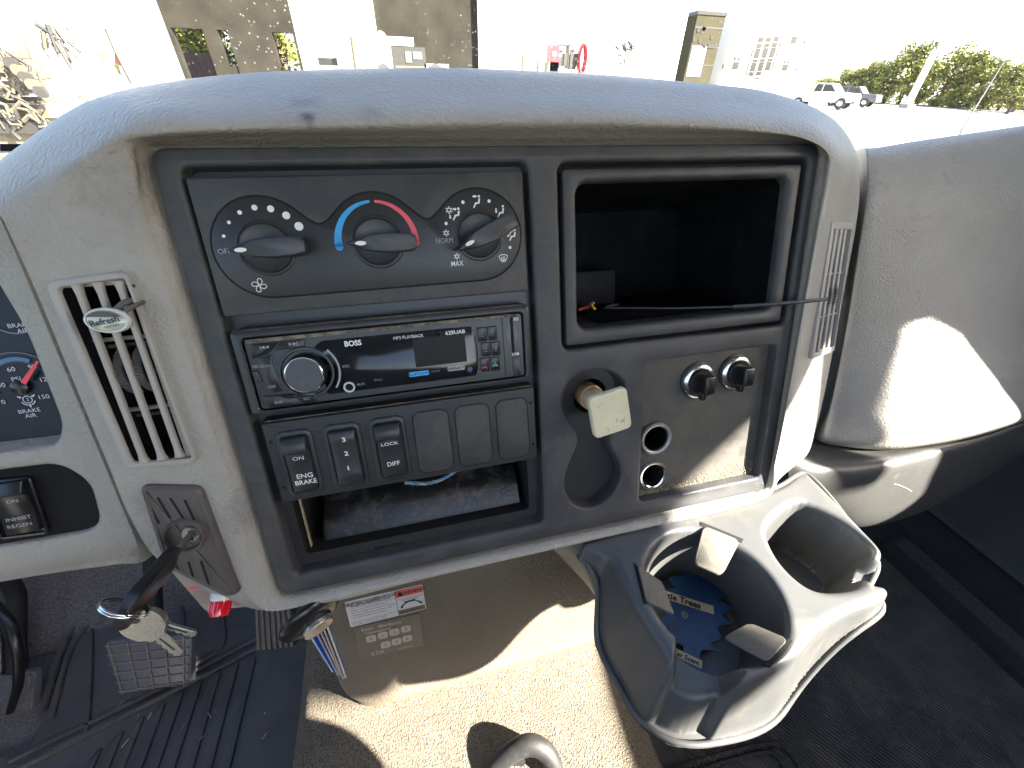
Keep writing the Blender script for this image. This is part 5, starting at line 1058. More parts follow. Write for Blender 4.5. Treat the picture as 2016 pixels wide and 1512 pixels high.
b = MB(TT); c = azmm(1347, 1212, ZC_); b.ribbon(circ(*c, 2.6, 18), .45, 1.5, True); b.text("R", *c, 2.6, 1.55, R(-20)); part("mark_lettering", b, m_cardcream, fr, 0)

# ------------------------------------------------------------------ floor
fl = MB(ident); fl.grid([[(x, y, 1.07) for x in (-1.0, -.3, .3, 1.0)] for y in (-1.4, -.4, .44)]); solo("floor", fl, m_felt, kind="structure", smooth=0)
tn = MB(ident)
cx = [(-.30, 1.07), (-.297, 1.14), (-.293, 1.24), (-.278, 1.278), (-.245, 1.292), (-.1, 1.297), (.06, 1.297), (.100, 1.29), (.125, 1.262), (.15, 1.17), (.165, 1.07)]
rows = []
for y in np.linspace(.06, -.75, 17):
    rows.append([np.array([x + .006 * math.sin(9 * y + i), y, z + (.004 * math.sin(23 * y + 3 * x) if z > 1.25 else 0)]) for i, (x, z) in enumerate(cx)])
tn.grid(patch(rows, 4, 3)); tt = solo("floor_tunnel", tn, m_carpet, kind="structure", smooth=60)
ms = [az(*p, 1.085)[:2] for p in ((66, 1470), (100, 1360), (136, 1258), (190, 1182), (262, 1148), (330, 1128), (600, 1090), (640, 1330))]
dm = thing("driver_floor_mat", "black rubber floor mat with raised parallel ribs on the left, dusty", "floor mat", (-.5, .05, 1.075))
mo = [tuple(x * 1000) for x in ms] + [(-347, -60), (-347, -420), (-1000, -420), (-1000, 60)]
MT = lambda x, y, z: np.array([x / 1000, y / 1000, 1.075 + z / 1000])
b = MB(MT); mo = rpoly(mo, 20, 4); b.plate(mo, [], 8); b.loft([[(x, y, 0) for x, y in mo], [(x, y, 8) for x, y in mo]]); part("mat_sheet", b, m_mat, dm, 0)
tops = [(1880, 665), (1760, 700), (1630, 770), (1500, 830), (1370, 905), (1240, 985), (1090, 1080), (945, 1185), (790, 1300), (640, 1425)]
tp = [az(x / 3.665, 1100 + y / 3.665, 1.085)[:2] * 1000 for x, y in tops]
for k in range(len(tp) - 1):
    xa, xb = tp[k + 1][0] + 5, tp[k][0] - 5; ya, yb = tp[k + 1][1], tp[k][1]
    q = rpoly([(xa, -420), (xb, -420), (xb, yb - 6), (xa, ya - 6)], 6, 3); b = MB(MT); b.slab(q, 7, 13, 2); part("rib", b, m_mat, dm, 40)
for k in range(3):
    x0 = tp[-1][0] - 8 - 48 * k; y0 = tp[-1][1] - 24 * k; q = rpoly([(x0 - 40, -420), (x0, -420), (x0, y0 - 10), (x0 - 40, y0 - 34)], 6, 3); b = MB(MT); b.slab(q, 7, 13, 2); part("rib", b, m_mat, dm, 40)
def ridge(pts, r, name="ridge_line", z=1.084, m=None, par=dm):
    b = MB(ident); b.tube([az(*p, z) for p in cr([np.array(p, float) for p in pts], 5)], r, 6); part(name, b, m or m_mat, par, 60)
ridge([(40, 1512), (200, 1432), (400, 1330), (545, 1255)], .006); ridge([(20, 1498), (190, 1418), (390, 1318), (540, 1240)], .004)
ridge([(188, 1190), (140, 1245), (118, 1292), (84, 1402)], .006); ridge([(200, 1205), (152, 1258), (130, 1305), (100, 1420)], .005)
ridge([(180, 1240), (178, 1346), (170, 1455)], .004); ridge([(355, 1150), (362, 1240), (372, 1330)], .004); ridge([(436, 1200), (440, 1265), (400, 1300), (268, 1372)], .004)
crumb = MB(ident)
# bits of straw and grit on the mat
for k in range(13):
    p = az(random.uniform(150, 540), random.uniform(1320, 1505), 1.0895); a = random.uniform(0, 3.1); L_ = random.uniform(.002, .006)
    crumb.tube([p - np.array([math.cos(a), math.sin(a), 0]) * L_, p + np.array([math.cos(a + .3), math.sin(a + .3), .05]) * L_], random.uniform(.0003, .0009), 4)
part("straw_bits", crumb, mat("straw", (.42, .34, .24), .9), dm, 0)["kind"] = "stuff"
pm_ = thing("passenger_floor_mat", "dark finely ridged floor mat on the right, in deep shade", "floor mat", (.55, -.1, 1.075))
b = MB(MT); q = rpoly([(182, -600), (182, 330), (780, 330), (850, 180), (850, -600)], 30, 4); b.plate(q, [], 7); b.loft([[(x, y, 0) for x, y in q], [(x, y, 7) for x, y in q]]); part("mat_sheet", b, m_matr, pm_, 0)
ridge([(1310, 1520), (1400, 1492), (1500, 1467), (1545, 1474), (1580, 1520)], .004, "ridge_line", 1.084, m_matr, pm_)
ridge([(1345, 1530), (1410, 1506), (1500, 1482), (1530, 1490), (1550, 1530)], .003, "ridge_line", 1.084, m_matr, pm_)
sill = MB(ident); p0, p1 = az(1735, 1075, 1.1), az(2120, 1430, 1.1); ex = np.array([.035, 0, 0])
sill.add([tuple(p) for p in (p0, p0 + ex, p1 + ex, p1)] + [tuple(p - np.array([0, 0, .03])) for p in (p0, p0 + ex, p1 + ex, p1)], [[0, 1, 2, 3], [0, 1, 5, 4], [1, 2, 6, 5], [2, 3, 7, 6], [3, 0, 4, 7]])
solo("door_sill", sill, m_trim, kind="structure", smooth=0)
dp = thing("door_trim", "dark door trim panel with a raised rounded pocket at the lower right edge", "door trim", (.93, 0, 1.4))
b = MB(lambda y, z, x: np.array([x, y, z])); b.plate([(-1.3, 1.06), (.43, 1.06), (.43, 1.72), (-.1, 1.62), (-.6, 1.86), (-1.3, 1.86)], [], .955); part("trim_panel", b, m_door, dp, 0)
b = MB(lambda y, z, x: np.array([x, y, z])); q = rr(-.6, 1.16, .20, 1.45, .07, 8); b.loft([[(y, z, .955) for y, z in q], [(y, z, .93) for y, z in inset(q, .012)], [(y, z, .925) for y, z in inset(q, .022)], [(y, z, .935) for y, z in inset(q, .035)]], False, True); part("pocket_rim", b, m_door, dp, 50)
kk_ = MB(ident); kk_.grid(patch([[np.array([x, y + .02 * math.sin(4 * x), z]) for x in (.15, .4, .65, .96)] for y, z in ((.42, 1.70), (.41, 1.45), (.36, 1.25), (.20, 1.10), (.05, 1.085))], 4, 4)); solo("toe_board", kk_, m_door, kind="structure", smooth=60)
tb2 = MB(ident); tb2.grid(patch([[np.array([x, y, z]) for x in (-.98, -.7, -.4, -.2)] for y, z in ((.43, 1.72), (.42, 1.45), (.38, 1.25), (.30, 1.12), (.22, 1.075))], 4, 4)); solo("toe_board", tb2, m_felt, kind="structure", smooth=60)

# ------------------------------------------------------------------ pedals, lever, column
def quadT(c4, n_up=True):
    c4 = [np.array(c) for c in c4]; n = np.cross(c4[1] - c4[0], c4[3] - c4[0]); n /= np.linalg.norm(n)
    if n @ (CAM - c4[0]) < 0: n = -n
    return lambda a, c, h: (c4[0] * (1 - a) + c4[1] * a) * (1 - c) + (c4[3] * (1 - a) + c4[2] * a) * c + n * h / 1000
m_pad = mat("pedal_rubber", (.12, .125, .14), .28, .15, 30, dust=((.10, .09, .09), 30, .5, .8)); m_padrib = mat("worn_pedal_rib", (.19, .165, .14), .6, .2, 80)
def pedal(lab, px4, d, nr, nc, grid=True, ext=None):
    T = quadT([ad(*p, d) for p in px4]); t = thing("foot_pedal", lab, "pedal", T(.5, .5, 0), "foot pedals")
    b = MB(T); o = rr(0, 0, 1, 1, .10, 5); b.loft([[(x, y, w) for x, y in l] for l, w in ((o, -9), (o, 0), (inset(o, .02), 2), (inset(o, .05), 2.5))], True, True); part("pedal_pad", b, m_pad if grid else m_mat, t, 40)
    for k in range(nr):
        c = .07 + .86 * k / max(1, nr - 1); b = MB(T); b.loft([[(x, c + y, h) for y, h in ((-.014, 1), (-.010, 4.6), (.010, 4.6), (.014, 1))] for x in (.02, .98)], True, True); part("cross_rib", b, m_padrib, t, 0)
    for k in range(nc):
        a = .07 + .86 * k / max(1, nc - 1); wd = .011 if grid else .045; b = MB(T); b.loft([[(a + x, c, h) for x, h in ((-wd, 1), (-wd * .8, 4.8), (wd * .8, 4.8), (wd, 1))] for c in (.02, .98)], True, True); part("long_rib", b, m_padrib if grid else m_flap, t, 0)
    b = MB(ident); p = T(.5, .2, -10); b.tube([p, p + np.array([0, .10, .10]), p + np.array([0, .2, .35])], .012, 8); part("pedal_arm", b, m_dark, t, 60)
pedal("brake pedal with a grid-pattern rubber pad below the dangling keys", [(205, 1262), (378, 1248), (376, 1345), (238, 1366)], .62, 6, 5)
pedal("left foot pedal with grid-pattern pad, cut by the picture's left edge", [(-40, 1342), (72, 1318), (62, 1460), (-15, 1505)], .64, 6, 4)
pedal("accelerator pedal, long grey pad with lengthwise ribs", [(503, 1178), (574, 1168), (584, 1271), (507, 1279)], .60, 0, 7, False)
sc_ = thing("steering_column", "black steering column shroud with grey inner tube at the lower left edge", "steering column", ad(-10, 1270, .6))
b = MB(ident); b.tube([ad(-60, 1180, .62), ad(-10, 1195, .6), ad(22, 1230, .59), ad(38, 1290, .59), ad(36, 1350, .6), ad(20, 1400, .62)], [.007, .008, .0075, .007, .006, .005], 12); part("column_shroud", b, m_gloss, sc_, 60)
b = MB(ident); b.tube([ad(-40, 1190, .66), ad(-8, 1260, .66), ad(4, 1400, .66)], .016, 12); part("inner_tube", b, m_metal, sc_, 60)
lv = thing("lever_handle", "black loop-shaped lever handle rising from the floor tunnel at the bottom edge", "lever", ad(1035, 1500, .4))
b = MB(ident); b.tube([ad(*p, .422) for p in [tuple(q) for q in cr([np.array(p, float) for p in ((938, 1600), (962, 1528), (1000, 1486), (1042, 1466), (1076, 1482), (1094, 1526), (1098, 1600))], 4)]], .0098, 14); part("loop_bar", b, m_lever, lv, 60)
b = MB(ident); q = [ad(*p, .428) for p in ((945, 1560), (975, 1515), (1012, 1483), (1036, 1476), (1034, 1500), (1020, 1560))]; b.add([tuple(p) for p in q], [list(range(6))]); part("loop_web", b, m_lever, lv, 0)

gl_ = thing("shadow_caster_bar", "bent black bar added behind the camera, unseen, casting a curved shadow on the floor tunnel", "shadow caster", (-.02, -.78, 1.29))
pts = [az(*p, 1.297) + SUN * .42 for p in ((420, 1466), (545, 1463), (600, 1452), (640, 1450), (685, 1468), (715, 1498), (735, 1535), (745, 1600))]  # unseen bar set towards the sun, added to throw the curved floor shadow
b = MB(ident); b.tube([tuple(q) for q in cr(pts, 4)] + [(-.02, -.72, 1.45), (-.02, -.78, 1.28)], .0125, 12); part("caster_bar", b, m_black, gl_, 60)

# ------------------------------------------------------------------ outside
def ow_(px, py, Y): return ay(px, py, Y)
def facade(px0, py0, px1, py1, Y, dep, T0=None):       # box whose front face covers those sight lines at distance Y
    a, c = ay(px0, (py0 + py1) / 2, Y), ay(px1, (py0 + py1) / 2, Y); zt, zb = ay((px0 + px1) / 2, py0, Y)[2], ay((px0 + px1) / 2, py1, Y)[2]
    return (a[0], Y, zb), (c[0], Y + dep, zt)
def bx(name, mm, parent, a, c): b = MB(ident); b.box(a, c); return part(name, b, mm, parent, 0)
Yb = 42.0; zg = gz(Yb)
wh = thing("workshop_building", "long white workshop building with a shaded open bay painted dark, seen through the windscreen", "building", (6, Yb + 4, zg))
x_ = lambda px, py=110, Y=Yb: ay(px, py, Y)[0]
z_ = lambda px, py, Y=Yb: ay(px, py, Y)[2]
HT = 16
bx("wall", m_paint, wh, (x_(592), Yb, zg - 1), (x_(748), Yb + 8, HT)); bx("wall", m_paint, wh, (x_(943), Yb, zg - 1), (x_(1338), Yb + 8, HT)); bx("wall", m_paint, wh, (x_(60), Yb + .5, zg - 1), (x_(348), Yb + .8, HT))
bx("shaded_bay_front", m_shed, wh, (x_(748), Yb + .35, zg - 1), (x_(943), Yb + 8, HT))  # solid box whose dark colour stands for the shade of an open bay
for p0, p1 in ((945, 1090), (1165, 1330)): bx("eaves_line", m_asph, wh, (x_(p0), Yb - .06, z_(p0, 90) - .06), (x_(p1), Yb, z_(p0, 90) + .06))
bx("eaves_line", m_asph, wh, (x_(150), Yb + .42, z_(200, 57) - .05), (x_(320), Yb + .5, z_(200, 57) + .05))
for (a, c, d, e) in ((293, 121, 313, 130), (298, 139, 325, 162), (625, 113, 662, 128)):
    w_ = bx("window", m_win, wh, (x_(a), Yb - .05, z_(a, e)), (x_(d), Yb + .52, z_(a, c)))
b = MB(ident); b.tube([(x_(697, 75), Yb - 1, z_(697, 75)), (x_(700), Yb - 1, zg)], .28, 8); part("drain_pipe", b, m_asph, wh, 50)
for p in (1018, 1047): b = MB(ident); b.tube([(x_(p), Yb - 2, zg - .5), (x_(p), Yb - 2, z_(p, 112))], .14, 8); part("bollard", b, m_asph, wh, 50)
sh = thing("open_shed", "dark open-sided shed bay with trees showing through its openings", "shed", (x_(460), Yb + 2, zg))
bx("lintel", m_shed, sh, (x_(348), Yb, z_(460, 60)), (x_(592), Yb + .6, HT))
for a, c in ((348, 356), (415, 443), (462, 546), (586, 592)): bx("column", m_shed, sh, (x_(a), Yb, zg - 1), (x_(c), Yb + .6, z_(460, 60)))
bx("low_wall", m_shed, sh, (x_(443), Yb + .1, zg - 1), (x_(546), Yb + .5, z_(460, 130)))
ct = thing("brown_container", "reddish-brown shipping container standing inside the shed opening", "container", (x_(396), Yb + 6, zg))
bx("container_box", mat("rust_brown_paint", (.10, .05, .04), .6, .2, 1), ct, (x_(356, 130, Yb + 6), Yb + 6, zg - 1), (x_(432, 130, Yb + 6), Yb + 8, z_(396, 105, Yb + 6)))
for k in range(6): bx("container_rib", mat("rust_brown_rib", (.08, .04, .035), .6), ct, (x_(355 + 12 * k, 130, Yb + 6), Yb + 5.95, zg - 1), (x_(358 + 12 * k, 130, Yb + 6), Yb + 6, z_(396, 106, Yb + 6)))
Yt = 60
tw = thing("tower_block", "tall brown panelled building block right of the white workshop", "building", (x_(1385, 110, Yt), Yt + 3, gz(Yt)))
xa, xb = x_(1356, 110, Yt), x_(1410, 110, Yt); zt = z_(1400, 30, Yt)
bx("wall", m_brownwall, tw, (xa, Yt, gz(Yt) - 1), (xb, Yt + 6, zt)); bx("coping", m_win, tw, (xa - .1, Yt - .1, zt), (xb + .1, Yt + 6.1, zt + .35))
for i in range(11):
    a, z = random.uniform(xa, xb - .7), random.uniform(gz(Yt) + 5, zt - 1); bx("vent_hole", m_win, tw, (a, Yt - .05, z), (a + .45, Yt + .02, z + .4))
for z in (.40, .62, .85): bx("panel_joint", m_greysteel, tw, (xa, Yt - .03, gz(Yt) + (zt - gz(Yt)) * z), (xb, Yt, gz(Yt) + (zt - gz(Yt)) * z + .12))
bx("window", mat("blue_grey_window", (.16, .2, .22), .3), tw, (xa + .2, Yt - .05, zt - 6.2), (xa + 2.4, Yt, zt - 3))
Yo = 62
of = thing("office_building", "white office building with a tall curved grid of dark windows", "building", (x_(1520, 110, Yo), Yo + 3, gz(Yo)))
xo0, xo1 = x_(1432, 110, Yo), x_(1612, 110, Yo)
bx("wall", m_paint, of, (xo0, Yo, gz(Yo) - 1), (xo1, Yo + 8, z_(1520, 40, Yo)))
ZO = (1330, 10, 3.877)
def winq(x, y, w, h, name="window"):
    p = (ZO[0] + x / ZO[2], ZO[1] + y / ZO[2]); q = ay(*p, Yo); s = (CAM[1] * 0 + (Yo - CAM[1])) / (wray(*p)[1]) / FPX / ZO[2]
    bx(name, m_win, of, (q[0] - w * s / 2, Yo - .06, q[2] - h * s / 2), (q[0] + w * s / 2, Yo, q[2] + h * s / 2))
for r_, (y0, hh, xs) in enumerate(((266, 28, (650, 710, 770, 808)), (310, 26, (637, 697, 756, 795)), (368, 58, (582, 622, 682, 740, 776)), (422, 18, (568, 607, 663, 721, 757)), (470, 52, (550, 592, 650, 707, 742)), (522, 24, (540, 577, 634)), (555, 12, (532, 568, 624)))):
    for x in xs: winq(x, y0 + (650 - x) * .06, 46 if 570 < x < 790 and x not in (582, 776, 757, 742) else 12, hh, "pane")
for x, y, w, h in ((903, 268, 50, 42), (985, 285, 16, 22), (453, 411, 20, 18), (484, 411, 20, 18), (458, 462, 54, 46), (835, 432, 18, 18), (863, 432, 18, 18), (835, 478, 50, 38), (915, 494, 16, 20), (361, 470, 16, 26)): winq(x, y, w, h)
# vehicles
def vehicle(name, lab, cat, loc, yaw, L_, Wd, prof, wins, wheels, paint, rw=.38):
    c, s = math.cos(yaw), math.sin(yaw); T = lambda x, y, z: np.array([loc[0] + x * c - y * s, loc[1] + x * s + y * c, loc[2] + z])
    t = thing(name, lab, cat, loc)
    b = MB(T); pr = rpoly(prof, .10, 3)
    b.loft([[(x, y * f, z) for x, z in inset(pr, ins)] for y, f, ins in ((-Wd / 2, 1, .05), (-Wd / 2, .96, 0), (Wd / 2, .96, 0), (Wd / 2, 1, .05))], True, True); part("body", b, paint, t, 40)
    for poly in wins:
        for sd in (-1, 1):
            b = MB(T); b.add([(x, sd * (Wd / 2 + .012), z) for x, z in poly], [list(range(len(poly)))]); part("side_window", b, m_win, t, 0)
    for x in wheels:
        for sd in (-1, 1):
            b = MB(lambda a, r, k, x=x, sd=sd: T(x + r * math.cos(k), sd * (Wd / 2 - .10) + a * sd, rw + r * math.sin(k)))
            kk = np.linspace(0, 2 * math.pi, 20, False); b.loft([[(a, r, k) for k in kk] for a, r in ((-.12, rw * .6), (-.12, rw), (.13, rw), (.13, rw * .62))], True, True); wl_ = part("wheel", b, m_tyre, t, 50)
            b = MB(lambda a, r, k, x=x, sd=sd: T(x + r * math.cos(k), sd * (Wd / 2 - .10) + a * sd, rw + r * math.sin(k))); b.loft([[(a, r, k) for k in kk] for a, r in ((.12, rw * .6), (.145, rw * .5))], False, True); part("rim", b, m_metal, wl_, 40)
    return t, T
PICK = [(-2.7, .5), (2.6, .5), (2.75, .8), (2.65, 1.15), (1.3, 1.25), (.6, 1.9), (-.7, 1.92), (-.95, 1.28), (-2.7, 1.25)]
PWIN = [[(1.05, 1.28), (.52, 1.8), (-.02, 1.82), (-.02, 1.28)], [(-.1, 1.28), (-.1, 1.82), (-.6, 1.82), (-.75, 1.28)]]
SUVP = [(-2.3, .45), (2.3, .45), (2.42, .7), (2.3, 1.05), (1.1, 1.12), (.5, 1.72), (-1.9, 1.74), (-2.3, 1.1)]
SWIN = [[(.9, 1.14), (.4, 1.62), (-.3, 1.64), (-.3, 1.14)], [(-.4, 1.14), (-.4, 1.64), (-1.2, 1.64), (-1.2, 1.14)], [(-1.3, 1.14), (-1.3, 1.64), (-1.8, 1.62), (-2.05, 1.14)]]
def gat(px, Y): p = ay(px, 215, Y); return (p[0], Y, gz(Y))
m_dkpaint = mat("dark_grey_paint", (.10, .10, .11), .3, .05, 3)
def front(t, T, L_, Wd):
    for sd in (-1, 1):
        b = MB(T); b.box((L_ - .08, sd * .62 - .2, .8), (L_ + .03, sd * .62 + .2, .98)); part("headlight", b, m_metal, t, 0)
    b = MB(T); b.box((L_ - .06, -.42, .72), (L_ + .04, .42, 1.0)); part("grille", b, m_black, t, 0)
    b = MB(T); b.box((L_ - .1, -Wd / 2, .42), (L_ + .1, Wd / 2, .62)); part("bumper", b, m_dkpaint, t, 0)
t, T = vehicle("pickup_truck", "large white pickup, nearest in the row of parked cars on the right", "pickup", gat(1612, 37), R(-62), 5.4, 1.95, PICK, PWIN, (-1.75, 1.75), m_paint, .42); front(t, T, 2.7, 1.9)
t, T = vehicle("parked_suv", "grey-fronted sport utility car between the white pickup and the trees", "car", gat(1668, 41), R(-66), 4.7, 1.9, SUVP, SWIN, (-1.45, 1.5), m_dkpaint, .38); front(t, T, 2.35, 1.85)
t, T = vehicle("pickup_truck", "small white pickup seen from behind at the light pole's foot", "pickup", gat(1792, 54), R(84), 5.4, 1.95, PICK, PWIN, (-1.75, 1.75), m_paint, .42)
ft = thing("flatbed_truck", "white truck with dark crew cab and low white bed before the dark workshop bay", "truck", gat(800, 33))
Yf = 33
def fb(name, m, a, c, d, e, dy=0, dep=1.6): return bx(name, m, ft, (x_(a, 110, Yf), Yf + dy, z_(800, e, Yf)), (x_(d, 110, Yf), Yf + dy + dep, z_(800, c, Yf)))
fb("hood", m_paint, 742, 84, 771, 150); fb("roof_box", m_paint, 757, 73, 817, 90, .1); fb("cab", m_greysteel, 771, 92, 838, 150)
m_gw = mat("pale_green_glass", (.10, .14, .12), .2)
fb("pane", m_gw, 798, 101, 810, 123, -.03, .1); fb("pane", m_gw, 813, 101, 831, 116, -.03, .1); fb("rail", mat("rust_rail", (.20, .09, .04), .6), 776, 130, 834, 135, -.05, .1); fb("bed", m_paint, 834, 124, 882, 150); fb("bed_slot", m_greysteel, 842, 129, 858, 133, -.03, .1); fb("bed_slot", m_greysteel, 864, 129, 878, 133, -.03, .1)
b = MB(ident); b.tube([(x_(755, 110, Yf), Yf - .1, z_(755, 75, Yf)), (x_(755, 110, Yf), Yf + .3, z_(755, 75, Yf))], .32, 16); part("round_lamp", b, m_paint, ft, 50)
for px in (756, 858):
    b = MB(ident); c = ay(px, 141, Yf - .1); b.tube([c, c + np.array([0, .3, 0])], .42, 18); part("wheel", b, m_tyre, ft, 50)
# red machine and stand in front of the white wall
Ym = 36; gm_ = gz(Ym)
rm = thing("red_machine", "red and black machine cabinet standing before the white workshop wall", "machine", (x_(1110, 120, Ym), Ym, gm_))
bx("cabinet", m_redmach, rm, (x_(1084, 110, Ym), Ym, gm_ + .7), (x_(1101, 110, Ym), Ym + 1, z_(1090, 88, Ym))); bx("cabinet_base", m_steel, rm, (x_(1080, 110, Ym), Ym, gm_ - 1), (x_(1101, 110, Ym), Ym + 1, z_(1090, 122, Ym))); bx("label_panel", m_paint, rm, (x_(1087, 110, Ym), Ym - .04, z_(1090, 110, Ym)), (x_(1094, 110, Ym), Ym, z_(1090, 102, Ym)))
for (a, c, d, e, m) in ((1101, 87, 1122, 90, m_greysteel), (1119, 87, 1122, 134, m_greysteel), (1104, 98, 1109, 104, m_win), (1112, 104, 1120, 130, m_greysteel), (1124, 103, 1137, 136, m_greysteel), (1126, 96, 1132, 102, m_win), (1102, 112, 1107, 134, m_greysteel)):
    bx("machine_part", m, rm, (x_(a, 110, Ym), Ym + .1, z_(1110, e, Ym)), (x_(d, 110, Ym), Ym + .7, z_(1110, c, Ym)))
b = MB(ident); c = np.array([x_(1147, 115, Ym), Ym, z_(1147, 116, Ym)])
for k in range(5): b.tube([c + np.array([.28 * math.cos(t), -.1 + .1 * k, .85 * math.sin(t)]) for t in np.linspace(0, 2 * math.pi, 20)], .10, 6)
solo("hose_reel", b, m_redmach, "coiled red hose hanging beside the red machine", "hose", smooth=60)
tsd = thing("pipe_stand", "cream stand carrying a bunch of grey pipes by the white wall", "stand", (x_(1220, 120, Ym), Ym, gm_))
bx("post", m_steel, tsd, (x_(1218, 110, Ym), Ym, gm_ - 1), (x_(1221, 110, Ym), Ym + .2, z_(1220, 95, Ym)))
for i in range(14):
    b = MB(ident); p = np.array([x_(random.uniform(1219, 1248), 95, Ym), Ym, z_(1230, random.uniform(85, 103), Ym)]); b.tube([p, p + np.array([random.uniform(-.5, .5), .1, random.uniform(-.3, .5)])], random.uniform(.06, .14), 6); part("pipe", b, m_greysteel, tsd, 50)
for i in range(7):
    b = MB(ident); p = np.array([x_(random.uniform(1219, 1232), 120, Ym), Ym, z_(1230, random.uniform(108, 134), Ym)]); b.tube([p, p + np.array([random.uniform(-.3, .4), .1, random.uniform(-.3, .3)])], random.uniform(.05, .1), 6); part("hook", b, m_greysteel, tsd, 50)
tr_ = thing("trailer_hitch_rack", "low grey-green rack on the ground between the red machine and the pipe stand", "rack", (x_(1185, 133, Ym), Ym, gm_))
for a, c in ((1170, 1195), (1197, 1210)): bx("rack_beam", mat("grey_green_paint", (.18, .22, .15), .6), tr_, (x_(a, 130, Ym), Ym, z_(a, 138, Ym)), (x_(c, 130, Ym), Ym + .4, z_(a, 130, Ym)))
# tan work rig and white truck at far left
Yr = 9.0
rg = thing("work_rig", "tan painted work rig with dark rails and hoses at the far left outside", "rig", (x_(30, 200, Yr), Yr, gz(Yr)))
def rb(name, m, a, c, d, e, dy=0, dep=.4): return bx(name, m, rg, (x_(a, (c + e) / 2, Yr), Yr + dy, z_((a + d) / 2, e, Yr)), (x_(d, (c + e) / 2, Yr), Yr + dy + dep, z_((a + d) / 2, c, Yr)))
m_tan2 = mat("dark_tan_paint", (.08, .066, .042), .6, .2, 4)
rb("panel", m_steel, -150, 95, 26, 155, .3); rb("panel", m_steel, -150, 158, 58, 180, .1); rb("panel", m_tan2, -150, 190, 75, 204, .1); rb("panel", m_steel, -150, 206, 92, 232, 0); rb("panel", m_tan2, -150, 234, 100, 262, 0); rb("panel", m_steel, -150, 262, 105, 330, 0)
rb("rail", m_greysteel, -150, 178, 56, 187, -.1, .1); rb("rail", m_greysteel, -150, 205, 62, 217, -.1, .1); rb("rail", m_greysteel, -150, 238, 108, 262, -.1, .1)
for i in range(46):
    p0 = (random.uniform(0, 95), 0); py = random.uniform(100, 255); px = random.uniform(0, 20 + (py - 90) * .6); q = ay(px, py, Yr - .12); a = random.uniform(0, 6.28); L_ = random.uniform(.06, .22)
    b = MB(ident); b.tube([q, q + np.array([math.cos(a), 0, math.sin(a)]) * L_, q + np.array([math.cos(a + .7), 0, math.sin(a + .7)]) * L_ * 1.7], random.uniform(.010, .032), 6); part("hose", b, (m_greysteel, m_tan2, m_steel, m_tan2)[i % 4], rg, 50)
for i in range(22):
    px, py = random.uniform(45, 140), random.uniform(40, 100); q = ay(px, py, Yr + 1.2); b = MB(ident); a = random.uniform(.3, 2.2); L_ = random.uniform(.1, .4)
    b.tube([q, q + np.array([math.cos(a) * .6, 0, -math.sin(a)]) * L_], random.uniform(.012, .04), 6); part("bracket", b, (m_greysteel, m_tan2)[i % 2], rg, 50)
for i in range(5):
    b = MB(ident); c = ay(28 + 14 * i, 125 + 14 * i, Yr - .15); b.tube([c, c + np.array([.02, -.12, 0])], .075, 14); part("lamp_can", b, (m_greysteel, m_tan2)[i % 2], rg, 50)
wt_ = thing("white_truck", "white truck nose with windscreen and mirror arm beside the tan rig", "truck", (x_(190, 170, 13), 13, gz(13)))
YW = 13
bx("hood", m_paint, wt_, (x_(85, 170, YW), YW, gz(YW) - .5), (x_(262, 170, YW), YW + 2, z_(180, 120, YW))); bx("cab", m_paint, wt_, (x_(130, 110, YW), YW + 1.0, gz(YW)), (x_(222, 110, YW), YW + 3, z_(180, 60, YW)))
b = MB(ident); b.add([tuple(ay(*p, YW - .02)) for p in ((186, 103), (207, 103), (209, 112), (212, 125), (232, 128), (240, 150), (220, 133), (196, 120))], [list(range(8))]); part("painted_reflection_glass", b, mat("green_reflection", (.20, .22, .08), .2, .5, 6), wt_, 0)  # green reflection in the truck's windscreen, painted as colour
b = MB(ident); b.tube([ay(*p, YW - .1) for p in ((153, 188), (160, 185), (170, 193), (181, 204))], .05, 8); part("mirror_arm", b, m_steel, wt_, 50)
b = MB(ident); b.tube([ay(210, 56, YW - .1), ay(228, 100, YW - .1), ay(262, 165, YW - .1)], .05, 6); part("windscreen_pillar", b, m_tan2, wt_, 50)
b = MB(ident); q = [ay(*p, YW - .05) for p in ((224, 105), (233, 105), (240, 131), (226, 125))]; b.add([tuple(p) for p in q], [[0, 1, 2, 3]]); part("marker_panel", b, mat("orange_brown", (.35, .12, .04), .5), wt_, 0)
# light pole and aerial
YP = 40
b = MB(ident); b.tube([(x_(1790, 200, YP), YP, gz(YP) - .3), (x_(1790, 200, YP) + .1, YP, z_(1812, 95, YP))], [.32, .28], 14); lp_ = thing("light_pole", "thick white light pole standing before the trees on the right", "pole", (x_(1790, 200, YP), YP, gz(YP))); part("pole_shaft", b, m_paint, lp_, 50)
b = MB(ident); b.box((x_(1790, 200, YP) - .5, YP - .5, gz(YP) - .2), (x_(1790, 200, YP) + .5, YP + .5, gz(YP) + .35)); part("pole_base", b, m_ground, lp_, 0)
b = MB(ident); b.tube([ad(1888, 272, 1.5), ad(1893, 256, 1.5), ad(1960, 148, 1.62), ad(2030, 36, 1.75)], [.004, .0028, .0022, .0016], 8); solo("whip_aerial", b, m_black2, "thin dark whip aerial slanting up outside at the right edge", "aerial", smooth=60)
